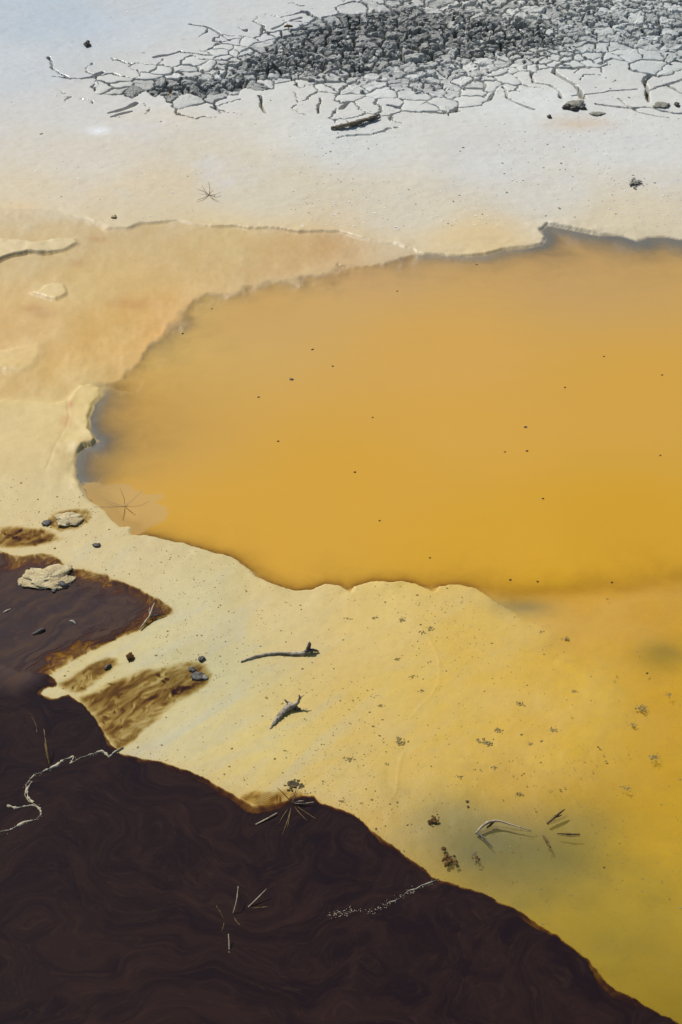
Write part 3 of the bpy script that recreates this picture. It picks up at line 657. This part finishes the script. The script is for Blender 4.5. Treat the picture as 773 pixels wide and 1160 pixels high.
# crumbs lying among the clods
def crumb(x, y, z, s, rnd):
    V = []; k = 6
    for zz, rr in ((-0.4, 0.8), (0.35, 1.0), (0.8, 0.5)):
        for a in range(k):
            t = a / k * 6.283 + rnd.random() * 0.4; q = s * rr * rnd.uniform(0.7, 1.25)
            V.append((x + q * math.cos(t), y + q * math.sin(t), z + s * zz * rnd.uniform(0.6, 1.2)))
    V.append((x, y, z + s * 0.9)); F = []
    for j in range(2):
        for a in range(k): F.append((j * k + a, j * k + (a + 1) % k, (j + 1) * k + (a + 1) % k, (j + 1) * k + a))
    for a in range(k): F.append((2 * k + a, 2 * k + (a + 1) % k, 3 * k))
    return V, F
rc = random.Random(3)
for _ in range(2600):
    ci = rc.randrange(len(clods)); i, P = clods[ci]
    if S_LV[i] < 0.18 and rc.random() < 0.96: continue
    x = SITES[i][0] + rc.gauss(0, 0.05); y = SITES[i][1] + rc.gauss(0, 0.05)
    core = float(np.clip(S_CORE[i] / 0.1 + 0.5, 0, 1))
    V, F = crumb(x, y, float(_base[ci]) + rc.uniform(-0.005, 0.012 + 0.02 * core), rc.uniform(0.004, 0.013), rc)
    RV.append(np.array(V, np.float32)); RF += [tuple(q + nv for q in f) for f in F]; RT.append(np.full(len(V), rc.uniform(0.0, 0.9), np.float32)); RC.append(np.repeat(_bcol[ci:ci + 1], len(V), 0)); nv += len(V)
m = new_mesh('mud_rubble', np.concatenate(RV), RF, M_CLOD, False); set_attr(m, 'tone', np.concatenate(RT)); set_attr(m, 'pigment', np.concatenate(RC), True)
link('mud_rubble', m, parent=mud, kind='stuff')

# ------------------------------------------------------------------ things: builders
TONES = {}
def surf(u, v):
    return top_z(u, v)[2]
def thing(name, label, cat, u, v, group=None):
    x, y, z = top_z(u, v)
    e = link(name, None, loc=(x, y, z), label=label, cat=cat, group=group)
    e.empty_display_size = 0.02
    return e, np.array([x, y, z])
def tube(pts, rad, seg=7, rough=0.18, seed=0, sub=4):
    pts = np.asarray(pts, float); rad = np.asarray(rad, float) * np.ones(len(pts))
    n = len(pts); t = np.linspace(0, n - 1, (n - 1) * sub + 1)
    P = np.stack([np.interp(t, np.arange(n), pts[:, k]) for k in range(3)], 1); Rr = np.interp(t, np.arange(n), rad)
    for _ in range(2): P[1:-1] = (P[:-2] + 2 * P[1:-1] + P[2:]) / 4
    r = random.Random(seed); V = []; F = []
    for i in range(len(P)):
        d = P[min(i + 1, len(P) - 1)] - P[max(i - 1, 0)]; d = d / (np.linalg.norm(d) + 1e-9)
        a = np.cross(d, (0.13, 0.21, 0.97)); a /= np.linalg.norm(a) + 1e-9; b = np.cross(d, a)
        for k in range(seg):
            q = 2 * math.pi * k / seg; rr = Rr[i] * (1 + rough * (r.random() * 2 - 1) * 1.2)
            V.append(P[i] + rr * (math.cos(q) * a + math.sin(q) * b))
    m = len(P)
    for i in range(m - 1):
        for k in range(seg):
            F.append((i * seg + k, i * seg + (k + 1) % seg, (i + 1) * seg + (k + 1) % seg, (i + 1) * seg + k))
    F.append(tuple(range(seg))[::-1]); F.append(tuple((m - 1) * seg + k for k in range(seg)))
    return np.array(V), F
def px_path(pts, base):                 # photo points with heights above the surface -> local path
    out = []
    for u, v, h in pts:
        z = base[2] + h; x, y = ground(u, v, z); out.append((x - base[0], y - base[1], h))
    return out
def part(name, parent, V, F, mat, label=None):
    return link(name, new_mesh(name, V, F, mat), parent=parent, label=label)
def lump_mesh(rx, ry, rz, seed, rough=0.25, nu=14, nv=8, sink=0.25):
    V = []; F = []; r = random.Random(seed); o = r.uniform(0, 50)
    for j in range(1, nv):
        th = math.pi * j / nv
        for i in range(nu):
            ph = 2 * math.pi * i / nu
            d = np.array([math.sin(th) * math.cos(ph), math.sin(th) * math.sin(ph), math.cos(th)])
            k = 1 + rough * float(fbm(np.array([d[0] * 2 + o + d[2]]), np.array([d[1] * 2 - o + d[2] * 1.7]), 3, 300)[0]) * 1.6
            V.append((d[0] * rx * k, d[1] * ry * k, d[2] * rz * k + rz * (1 - 2 * sink)))
    top = len(V); V.append((0, 0, rz * (1 + 1 - 2 * sink) * 0.97)); V.append((0, 0, -rz * 2 * sink))
    for j in range(nv - 2):
        for i in range(nu): F.append((j * nu + i, (j + 1) * nu + i, (j + 1) * nu + (i + 1) % nu, j * nu + (i + 1) % nu))
    for i in range(nu):
        F.append((top, i, (i + 1) % nu)); F.append((top + 1, (nv - 2) * nu + (i + 1) % nu, (nv - 2) * nu + i))
    return np.array(V), F
def lump(name, label, cat, u, v, wpx, dpx, h, mat, seed, group=None, rough=0.25, rot=0.0, hi=False, dz=0.0):
    x, y, z = top_z(u, v); ps = pix_scale(v)
    rx = wpx * ps / 2; ry = abs(ground(u, v - dpx / 2)[1] - ground(u, v + dpx / 2)[1]) / 2
    V, F = lump_mesh(rx, ry, h / 1.6, seed, rough, *((40, 22) if hi else (14, 8)))
    if hi:
        n = fbm(V[:, 0] * 60 + seed, V[:, 1] * 60 + V[:, 2] * 40, 3, 310)
        V[:, 2] += n * h * 0.30
    o = link(name, new_mesh(name, V, F, mat), loc=(x, y, z + dz), label=label, cat=cat, group=group)
    o.rotation_euler = (0, 0, rot)
    return o
def flakes(cluster, seed):              # list of (dx, dy, z, size) -> little bent scraps
    r = random.Random(seed); V = []; F = []
    for dx, dy, z, s in cluster:
        k = r.randint(5, 7); b = len(V); a0 = r.uniform(0, 6.28); el = r.uniform(0.45, 1.0); ro = r.uniform(0, 3.14)
        for lay, (zz, sc) in enumerate(((-0.10, 0.9), (0.10, 1.0), (0.22, 0.55))):
            for i in range(k):
                t = a0 + 6.283 * i / k; q = s * sc * r.uniform(0.6, 1.25)
                px, py = q * math.cos(t), q * el * math.sin(t)
                V.append((dx + px * math.cos(ro) - py * math.sin(ro), dy + px * math.sin(ro) + py * math.cos(ro), z + s * zz * r.uniform(0.5, 1.5)))
        for l in range(2):
            for i in range(k): F.append((b + l * k + i, b + l * k + (i + 1) % k, b + (l + 1) * k + (i + 1) % k, b + (l + 1) * k + i))
        F.append(tuple(b + 2 * k + i for i in range(k)))
    return np.array(V), F

# ------------------------------------------------------------------ driftwood
e, b = thing('driftwood_stick', 'long curved grey driftwood stick with upturned end on cream mud', 'driftwood', 312, 741)
V, F = tube(px_path([(273, 750, .001), (283, 746, .002), (296, 742, .003), (312, 740, .003), (328, 740.5, .003), (342, 741, .003), (350, 738, .006), (354, 736, .006)], b), [.0030, .0046, .0050, .0054, .0054, .0062, .0078, .004], 10, 0.30, 1)
part('stem', e, V, F, M_WOOD)
V, F = tube(px_path([(347, 738.5, .008), (350, 734, .018), (351, 729, .030), (350.5, 727, .034)], b), [.0075, .0065, .005, .002], 7, 0.25, 2)
part('stub', e, V, F, M_WOOD_DK, 'dark upright broken stub')
V, F = tube(px_path([(350, 737, .008), (356, 736.5, .008), (361, 738, .003)], b), [.006, .005, .003], 6, 0.3, 3)
part('root', e, V, F, M_WOOD_DK)
e, b = thing('driftwood_stump', 'short thick driftwood root end with antler like twigs on cream mud', 'driftwood', 320, 809)
V, F = tube(px_path([(306, 826, .000), (311, 818, .003), (317, 810, .005), (324, 804, .007), (330, 800, .008), (334, 799, .007)], b), [.002, .006, .008, .0095, .0115, .005], 10, 0.32, 5)
part('trunk', e, V, F, M_WOOD)
V, F = tube(px_path([(330, 800, .012), (336, 798, .016), (339, 793, .026), (340, 789, .038), (338.5, 787, .044)], b), [.008, .006, .0045, .003, .0012], 7, 0.2, 6)
br = part('branch', e, V, F, M_WOOD)
V, F = tube(px_path([(340, 791, .032), (342, 789, .036), (345, 787.5, .038)], b), [.003, .002, .001], 5, 0.2, 7)
part('twig', br, V, F, M_WOOD)
V, F = tube(px_path([(329, 798, .014), (325, 795, .022), (322.5, 792.5, .030)], b), [.006, .004, .002], 6, 0.2, 8)
part('branch', e, V, F, M_WOOD)
V, F = tube(px_path([(333, 799, .010), (337, 803, .006), (341, 803, .003)], b), [.008, .007, .003], 6, 0.3, 9)
part('root', e, V, F, M_WOOD_DK)
e, b = thing('driftwood_branch', 'dark flaking driftwood branch at the lower edge of the cracked mud', 'driftwood', 400, 139)
V, F = tube(px_path([(375, 145, .006), (384, 143.5, .010), (396, 141, .012), (408, 138, .012), (420, 134, .012), (430, 130, .008)], b), [.006, .011, .012, .011, .010, .004], 9, 0.35, 11)
part('stem', e, V, F, mat_plain('flaking_bark', (0.13, 0.105, 0.07), (0.27, 0.22, 0.145), 45))
V, F = tube(px_path([(408, 138, .012), (412, 140, .010), (407, 143, .004)], b), [.006, .005, .003], 6, 0.3, 12)
part('twig', e, V, F, M_WOOD_DK)
V, F = tube(px_path([(416, 136, .014), (424, 134, .014), (431, 133.5, .006)], b), [.007, .006, .003], 6, 0.3, 13)
part('twig', e, V, F, M_WOOD_DK)
V, F = tube(px_path([(396, 141, .012), (394, 138, .020), (392, 136, .024)], b), [.004, .003, .0015], 6, 0.3, 14)
part('twig', e, V, F, M_WOOD)

# ------------------------------------------------------------------ rocks, lumps and chips
lump('crusted_rock', 'large pale crusted rock lying in the dark brown lobe', 'rock', 56, 656, 58, 24, .015, M_ROCK, 21, None, 0.40, 0.12, True)
lump('crusted_rock', 'small pale crusted rock ringed by a rust brown stain', 'rock', 77, 590, 27, 14, .012, M_ROCK, 24, None, 0.42, 0.1, True)
CH = 'dark chips and pebbles on the mud'
for nm, lb, u, v, wp, dp, h, mt, sd in [
    ('charred_lump', 'black lump against the lower right edge of the large pale rock', 72, 664, 13, 7, .016, M_WOOD_DK, 31),
    ('charred_lump', 'small black lump below the large pale rock', 62, 670, 7, 5, .010, M_WOOD_DK, 32),
    ('dark_pebble', 'dark pebble touching the left side of the small pale rock', 53, 594, 11, 7, .007, M_WOOD_DK, 33),
    ('dark_pebble', 'dark flat pebble on cream mud above the dark lobe', 110, 619, 10, 5, .007, M_WOOD_DK, 34),
    ('dark_pebble', 'large dark pebble at the rounded end of the amber streaks', 224, 767, 16, 10, .008, M_WOOD_DK, 35),
    ('dark_pebble', 'small grey pebble beside the larger one in the amber streaks', 218, 760, 9, 6, .007, M_WOOD_DK, 36),
    ('dark_pebble', 'grey pebble to the right of the amber streaks end cluster', 232, 769, 8, 6, .007, M_CRUST, 37),
    ('dark_pebble', 'lone dark pebble on cream mud just above the amber streaks', 229, 748, 8, 6, .009, M_WOOD_DK, 38),
    ('tan_pebble', 'round tan pebble above the middle brown streak', 148, 746, 9, 8, .016, M_RUST, 39),
    ('dark_pebble', 'black pebble on the wet blue grey mud at upper left', 100, 62, 7, 4, .022, M_WOOD_DK, 40),
    ('dark_pebble', 'small dark pebble on pale mud below the mud chunk', 622, 141, 5, 3, .014, M_WOOD_DK, 41),
    ('mud_crumb', 'low crumbled grey mud patch right of the mud chunk', 677, 137, 17, 5, .006, M_CRUST, 42),
    ('mud_crumb', 'crumbly dark mud lump at the foot of the right hand crack', 748, 129, 19, 6, .012, M_CRUST, 43),
    ('dark_pebble', 'small black pebble at the right edge beside the mud lump', 766, 129, 7, 4, .018, M_WOOD_DK, 44),
    ('tan_pebble', 'tiny pale pebble on the orange shallows near the shore', 129, 247, 6, 3, .012, M_ROCK, 45)]:
    lump(nm, lb, 'pebble' if 'pebble' in nm else 'lump', u, v, wp, dp, h, mt, sd, None, 0.35)
# block of mud with broken dark underside
e, b = thing('mud_chunk', 'broken grey mud chunk with dark underside on pale mud', 'mud', 652, 128)
V, F = lump_mesh(.045, .040, .013, 51, 0.35, 18, 10); part('block', e, V, F, M_CRUST)
for k, (dx, dy, r_) in enumerate([(-.045, -.035, .018), (-.012, -.05, .017), (.03, -.04, .013)]):
    V, F = lump_mesh(r_ * 1.3, r_, r_ * .7, 52 + k, 0.4); V = V + np.array((dx, dy, 0)); part('fragment', e, V, F, M_WOOD_DK)
# dark scrap on pale mud near the right shore
e, b = thing('debris_tuft', 'small dark tuft of dried scraps on pale mud above right shore', 'debris', 720, 213)
rr = random.Random(9)
V, F = flakes([(rr.gauss(0, .018), rr.gauss(0, .02), .003 + rr.random() * .008, rr.uniform(.006, .014)) for _ in range(22)], 4); part('scraps', e, V, F, M_CRUST)
V, F = flakes([(rr.gauss(.0, .05), rr.gauss(0, .03), .001, rr.uniform(.003, .006)) for _ in range(10)], 5); p = part('crumbs', e, V, F, M_CRUST); p['kind'] = 'stuff'

# chips of wood
def stick_thing(name, label, cat, path, rads, mat, seg=6, seed=0, group=None, parts=()):
    u, v = path[0][:2]; e, b = thing(name, label, cat, u, v, group)
    V, F = tube(px_path(path, b), rads, seg, 0.2, seed); part('stem', e, V, F, mat)
    for k, (pn, pth, rd, mt) in enumerate(parts):
        V, F = tube(px_path(pth, b), rd, 5, 0.22, seed + 50 + k); part(pn, e, V, F, mt)
    return e
stick_thing('wood_chip', 'short dark wood chip floating in the brown lobe', 'wood', [(37, 719, .004), (44, 715.5, .006), (51, 712.5, .006)], [.003, .0065, .005], M_WOOD_DK, 7, 1)
stick_thing('wood_chip', 'small dark chip in the middle brown streak', 'wood', [(119, 758, .004), (122, 755, .006), (126, 753, .005)], [.004, .006, .003], M_WOOD_DK, 7, 2)
stick_thing('wood_chip', 'thin grey chip at the left edge of the brown lobe', 'wood', [(4, 694, .003), (8, 692, .004), (12, 690, .003)], [.002, .0035, .002], M_WOOD, 6, 3)
stick_thing('wood_chip', 'small pale scrap floating in the middle of the brown lobe', 'wood', [(79, 703, .003), (83, 704, .005), (86, 707, .003)], [.002, .005, .002], M_CRUST, 6, 4)
stick_thing('forked_twig', 'thin pale forked twig at the tip of the brown lobe', 'twig', [(159, 712, .006), (165, 704, .010), (170, 698, .014), (172, 691, .022), (175, 683, .032)], [.0022, .0032, .0038, .0028, .0014], M_REED_PALE, 6, 5,
    parts=[('fork', [(170, 698, .014), (178, 697, .010), (188, 695.5, .006)], [.003, .0025, .0012], M_WOOD_DK), ('fork', [(170, 698, .014), (169, 692, .018), (170, 688, .020)], [.0022, .0018, .001], M_REED_PALE)])
stick_thing('dry_twig', 'tiny brown twig on pale mud left of the cracked area', 'twig', [(322, 30, .006), (327, 29, .010), (332, 30, .006)], [.005, .008, .004], M_REED, 6, 6)

# ------------------------------------------------------------------ reeds standing in mud and liquid
def reed(label, u, v, stalks, seed, mats=(M_REED, M_REED_PALE), r0=.0013, name='dead_reed', group=None):
    e, b = thing(name, label, 'reed', u, v, group)
    for k, (tu, tv, h, mi) in enumerate(stalks):
        rnd = random.Random(seed * 31 + k)
        mid = ((u + tu) / 2 + rnd.uniform(-2, 2), (v + tv) / 2 + rnd.uniform(-1.6, 1.6), h * rnd.uniform(0.45, 0.75) + .002)
        V, F = tube(px_path([(u, v, .000), mid, (tu, tv, h)], b), [r0, r0 * 1.05, r0 * 0.55], 5, 0.25, seed + k)
        part('stalk_or_reflection', e, V, F, mats[mi])
    return e
reed('dead reed stalks splayed in a star on pale mud', 237, 221, [(236, 205, .050, 0), (223, 214, .018, 0), (223, 227, .004, 0), (250, 218, .012, 1), (249, 228, .004, 0), (229, 210, .03, 1), (242, 216, .02, 0)], 3, r0=.0013, mats=(M_REED_PALE, M_REED_PALE))
reed('thin dead reed star standing in the pond near the left bank', 142, 574, [(136, 553, .045, 0), (163, 554, .035, 1), (139, 589, .003, 0), (118, 565, .010, 1), (106, 574, .004, 1), (154, 583, .003, 0)], 4, r0=.0007)
reed('splayed dead reed clump at the edge of the dark liquid', 331, 910, [(340, 888, .050, 1), (356, 908.5, .012, 1), (314, 892, .040, 0), (320, 946, .004, 0), (326, 938, .005, 0), (349, 931, .004, 0), (360, 929, .004, 0), (315, 935, .004, 0), (336, 893, .04, 0), (345, 907, .015, 1)], 5)
GR = 'reed stubs poking out of the dark liquid'
reed('upright reed with its reflection built as a lower stem in the dark liquid at left', 57, 868, [(51, 842, .035, 0), (50, 826, .055, 0)], 6, r0=.0024, group=GR)  # lower stem stands in for the reed's mirror image in the liquid
reed('short reed with a yellow bud left of the leaning reed', 43, 831, [(36, 812, .025, 0), (42, 827, .01, 1)], 7, group=GR)
reed('pale straight reed stub, second from the left of the lower four', 264, 1036, [(270, 1004, .040, 1), (273, 1049, .002, 0)], 8, r0=.0016, group=GR)  # second stalk is this stub's reflection, modelled as a stalk
reed('pale reed stub slanting to the right, rightmost of the lower four', 280, 1029, [(302, 1007, .025, 1), (306, 1027, .002, 0)], 9, r0=.0016, group=GR)
reed('thin reed stub leaning left, leftmost of the lower four', 254, 1042, [(245, 1026, .022, 0), (251, 1056, .002, 0)], 10, r0=.0014, group=GR)
reed('lowest short brown reed stub in the dark liquid', 260, 1077, [(259, 1058, .022, 1), (262, 1080, .002, 0)], 11, r0=.0022, group=GR)
stick_thing('fallen_reed', 'pale straight reed lying on the dark liquid left of the clump', 'reed', [(290, 934, .004), (302, 928, .006), (314, 921, .008)], [.0022, .0024, .0016], M_REED_PALE, 6, 20)
# twigs in the yellow shallows
stick_thing('bent_twig', 'pale bent twig arching from the murky yellow shallows', 'twig', [(539, 944, .002), (545, 937, .010), (552, 932, .014), (563, 929, .016), (582, 935, .010), (602, 941, .003)], [.003, .004, .004, .0032, .002, .0012], M_REED_PALE, 6, 21,
    parts=[('twig_or_shadow', [(540, 943, .003), (549, 950, .003), (558, 960, .001)], [.003, .0035, .001], M_WOOD_DK), ('twig_or_shadow', [(562, 929, .015), (558, 932, .008), (552, 938, .004)], [.003, .004, .003], M_REED)])  # first dark piece is a shadow under water, modelled as a twig
stick_thing('dark_twig', 'dark twig slanting up at the right of the murky patch', 'twig', [(620, 933, .002), (628, 926, .008), (634, 921, .012), (640, 917, .014)], [.003, .0042, .004, .0016], M_REED, 6, 22, parts=[('twig_or_shadow', [(628, 926, .008), (633, 925, .008), (637, 923, .008)], [.002, .002, .001], M_WOOD_DK)])
stick_thing('dark_twig', 'dark horizontal twig below the slanting one', 'twig', [(631, 944, .003), (645, 945, .005), (657, 945, .003)], [.0014, .0034, .002], M_REED, 6, 23)
stick_thing('dark_twig', 'short brown twig sinking between the pale bent twig and the dark ones', 'twig', [(615, 946, .003), (619, 952, .003), (624, 960, .001)], [.002, .0045, .002], M_REED, 6, 24)

# ------------------------------------------------------------------ foam lines on the dark liquid
def foam(name, label, paths, wpx, seed):
    e, b = thing(name, label, 'foam', *paths[0][len(paths[0]) // 2]); b = b + np.array((0, 0, .003))
    for k, pth in enumerate(paths):
        P = np.array([ground(u, v) for u, v in pth]); n = len(P)
        seglen = np.hypot(*np.diff(P, axis=0).T); s = np.concatenate([[0], np.cumsum(seglen)])
        q = np.arange(0, s[-1], .0035); X = np.interp(q, s, P[:, 0]); Y = np.interp(q, s, P[:, 1])
        X = X + 0.004 * fbm(q * 40, q * 0 + k, 3, seed); Y = Y + 0.006 * fbm(q * 40, q * 0 + 7 + k, 3, seed + 5)
        for _ in range(1): X[1:-1] = (X[:-2] + X[1:-1] * 2 + X[2:]) / 4; Y[1:-1] = (Y[:-2] + Y[1:-1] * 2 + Y[2:]) / 4
        tx, ty = np.gradient(X), np.gradient(Y); L = np.hypot(tx, ty) + 1e-9; nx, ny = -ty / L, tx / L
        wv = wpx * pix_scale(pth[0][1]) * np.clip(0.5 + 1.1 * fbm(q * 22, q * 0 + 3, 3, seed + 9) + 0.7 * fbm(q * 120, q * 0, 2, seed + 11), 0.12, 2.0)
        V = []; F = []
        for i in range(len(q)):
            hz = 0.0006 + 0.0022 * min(1, wv[i] / .006)
            for o, z in ((-1, -.0035), (-.6, hz * .7), (0, hz), (.55, hz * .8), (1, -.0035)):
                V.append((X[i] + nx[i] * wv[i] * o - b[0], Y[i] + ny[i] * wv[i] * o - b[1], z + .0045))
        for i in range(len(q) - 1):
            for j in range(4): F.append((i * 5 + j, i * 5 + j + 1, i * 5 + 6 + j, i * 5 + 5 + j))
        part('strand', e, V, F, M_FOAM)
    return e, b
FP = [(139, 848), (129, 854), (124, 859), (116, 852), (109, 854), (97, 858), (87, 861), (79, 867), (84, 857), (72, 862), (64, 869), (50, 875), (41, 879), (34, 884), (30, 892), (29, 903), (34, 910), (46, 917), (47, 924), (42, 930), (27, 933), (14, 940), (0, 943), (-30, 948)]
e, b = foam('foam_line', 'winding cream foam line curling across the dark liquid at left',
     [FP, [(46, 917), (37, 914), (28, 914), (19, 916), (8, 913)], [(36, 886), (32, 894), (32, 904), (38, 911)]], 2.3, 4)
rr = random.Random(78); cl = []
for _ in range(420):
    k = rr.randrange(len(FP) - 1); t_ = rr.random(); sp = rr.choice((.5, .9, 1.6)) * (0.6 if k < 8 else 1.0)
    x, y = ground(FP[k][0] + (FP[k + 1][0] - FP[k][0]) * t_ + rr.gauss(0, sp), FP[k][1] + (FP[k + 1][1] - FP[k][1]) * t_ + rr.gauss(0, sp))
    cl.append((x - b[0], y - b[1], .0028, rr.uniform(.0005, .0018)))
V, F = flakes(cl, 9); p = part('flecks', e, V, F, M_FOAM); p['kind'] = 'stuff'
e, b = foam('foam_line', 'broken speckled foam line below the murky yellow patch',
     [[(497, 996), (488, 1000), (480, 1003), (465, 1010), (458, 1014)], [(456, 1017), (447, 1021), (440, 1025)]], 0.7, 14)
rr = random.Random(77); cl = []
for (u0, v0, u1, v1, n, sp) in [(372, 1038, 398, 1032, 90, 2.8), (395, 1032, 425, 1033, 36, 1.5), (425, 1032, 470, 1008, 90, 2.2), (460, 1014, 497, 996, 60, 1.2)]:
    for _ in range(n):
        t = rr.random(); x, y = ground(u0 + (u1 - u0) * t + rr.gauss(0, sp), v0 + (v1 - v0) * t + rr.gauss(0, sp))
        cl.append((x - b[0], y - b[1], .0028, rr.uniform(.0006, .0019)))
V, F = flakes(cl, 8); p = part('flecks', e, V, F, M_FOAM); p['kind'] = 'stuff'

# ------------------------------------------------------------------ scraps on the shallows, specks, grit
CLUMPS = [(454, 839, 15), (394, 861, 9), (468, 767, 8), (479, 717, 8), (456, 703, 9), (487, 713, 9), (425, 701, 8), (450, 748, 8), (477, 783, 7), (439, 866, 6), (388, 907, 7), (613, 716, 6), (640, 723, 9), (651, 783, 8), (588, 798, 10), (626, 827, 11),
          (550, 841, 15), (566, 828, 10), (728, 802, 13), (717, 821, 10), (741, 858, 12), (757, 787, 8), (333, 889, 20), (589, 899, 8), (601, 843, 7), (520, 880, 7), (710, 893, 9), (395, 702, 7), (560, 870, 8), (430, 800, 7)]
for k, (u, v, s) in enumerate(CLUMPS):
    rr = random.Random(500 + k); x, y, z = top_z(u, v); ps = pix_scale(v)
    n = int(6 + s * 1.6)
    V, F = flakes([(rr.gauss(0, s * ps * .26), rr.gauss(0, s * ps * .22), .0004 + rr.random() * .001, s * ps * rr.uniform(.05, .16)) for _ in range(n)], k)
    V[:, 2] *= 0.5
    big = k == 22
    own = {0: 'dark algae clump in line with the driftwood root end, right of it', 16: 'widest dark algae clump in the middle of the yellow shallows', 18: 'grey green algae clump near the right edge, upper of three', 20: 'grey green algae clump near the right edge, lowest of three', 12: 'oblong dark clump just outside the bank tip beside the pond', 15: 'slanting dark algae clump left of the three near the right edge'}.get(k)
    link('algae_clump', new_mesh('algae_clump', V, F, M_SPECK if big else M_ALGAE), loc=(x, y, z), cat='algae',
         label='largest dark algae clump just behind the splayed reed clump' if big else own or 'small ragged grey green algae clump on the yellow shallows', group=None if big or own else 'algae clumps on the yellow shallows')
for k, (u, v, s, lb) in enumerate([(491, 930, 13, 'rust brown scrap left of the murky patch'), (506, 975, 16, 'rust brown scrap at the tip where dark and yellow meet'), (539, 974, 9, 'small rust brown scrap inside the murky patch'), (538, 968, 6, 'tiny dark scrap inside the murky patch')]):
    rr = random.Random(700 + k); x, y, z = top_z(u, v); ps = pix_scale(v)
    V, F = flakes([(rr.gauss(0, s * ps * .26), rr.gauss(0, s * ps * .3), .001 + rr.random() * .003, s * ps * rr.uniform(.08, .22)) for _ in range(int(s * 1.4))], k + 90)
    link('rust_scrap', new_mesh('rust_scrap', V, F, M_RUST if k < 3 else M_WOOD_DK), loc=(x, y, z + .002), cat='scrap', label=lb)
for k, (u, v, s) in enumerate([(330, 430, 5), (354, 396, 3.2), (293, 450, 3), (422, 473, 2.6), (315, 500, 3), (402, 535, 2.8), (595, 484, 4.4), (597, 511, 3), (615, 565, 3.2), (572, 512, 2.5), (640, 439, 2.5), (377, 415, 2.6), (578, 657, 3), (609, 659, 3), (693, 660, 3.4), (688, 679, 2.8),
                               (733, 763, 3), (748, 516, 2.6), (430, 590, 2.5), (487, 632, 2.6), (207, 378, 3), (240, 350, 2.4), (684, 404, 2.4), (750, 425, 2.5), (529, 908, 4), (530, 914, 3.4), (684, 983, 3), (540, 300, 2.5), (450, 330, 2.4)]):
    V, F = flakes([(0, 0, .0008, s * pix_scale(v) * .5), (s * pix_scale(v) * .3, .001, .001, s * pix_scale(v) * .3)], 900 + k); x, y, z = top_z(u, v)
    big = k in (0, 6)
    link('floating_speck', new_mesh('floating_speck', V, F, M_SPECK if not big else M_WOOD_DK), loc=(x, y, max(z, 0) + .0005), cat='debris',
         label=('largest dark speck floating in the left half of the pond', 'dark oblong speck floating in the right half of the pond')[k > 0] if big else 'tiny dark speck floating on the ochre water', group=None if big else 'specks floating on the ochre water')

def scatter(name, n, pick, size, mat, seed, label):
    g = np.random.default_rng(seed); rr = random.Random(seed); X = np.empty(0); Y = np.empty(0)
    while len(X) < n:
        x, y = pick(g, 4000); X = np.concatenate([X, x]); Y = np.concatenate([Y, y])
    X, Y = X[:n], Y[:n]; z = terrain(X, Y, cracks=False)['z']
    S = [size(rr) for _ in range(n)]
    V, F = flakes([(x, y, max(float(zz), 0) + q * .05, q) for x, y, q, zz in zip(X, Y, S, z)], seed)
    return link(name, new_mesh(name, V, F, mat, False), kind='stuff', label=label)
def pix_batch(g, n, u0, u1, v0, v1):
    u = g.uniform(u0, u1, n); v = g.uniform(v0, v1, n)
    b = (v - PH / 2) / FPX; t = CAM_H / (SP + b * CP)
    return u, v, (u - PW / 2) / FPX * t, (CP - b * SP) * t
def pick_bank(g, n):
    u, v, x, y = pix_batch(g, n, 0, 773, 540, 1130)
    w_ = np.where(sdf(x, y, BANK) > 0, 1.0, np.where((v > 720) & (u > 400), 0.55, 0)) * (0.35 + 0.65 * (vnoise(x * 3, y * 3, 91) > 0))
    k = (g.random(n) < w_) & (np.maximum(sdf(x, y, DARK_MAIN), sdf(x, y, DARK_LOBE)) < -0.01)
    return x[k], y[k]
def pick_upper(g, n):
    u, v, x, y = pix_batch(g, n, -60, 830, 20, 262)
    k = (sdf(x, y, UPPER) > .03) & (sdf(x, y, CRACK) < 0) & (g.random(n) < (0.2 + 0.8 * (u > 330)) * (0.25 + 0.75 * (vnoise(x * 2, y * 2, 91) > -.1)))
    return x[k], y[k]
scatter('debris_specks', 4800, pick_bank, lambda r: min(.0055, .0010 * math.exp(r.gauss(0.15, .55))), M_ALGAE, 61, 'fine grey brown specks strewn over the cream mud')
scatter('dark_grit', 650, pick_upper, lambda r: min(.012, .0026 * math.exp(r.gauss(0, .45))), M_CRUST, 62, 'dark grit scattered over the pale drying mud')
scatter('salt_grains', 2400, pick_upper, lambda r: min(.009, .0026 * math.exp(r.gauss(0, .4))), M_GRAIN, 63, 'white mineral grains glinting on the pale mud')
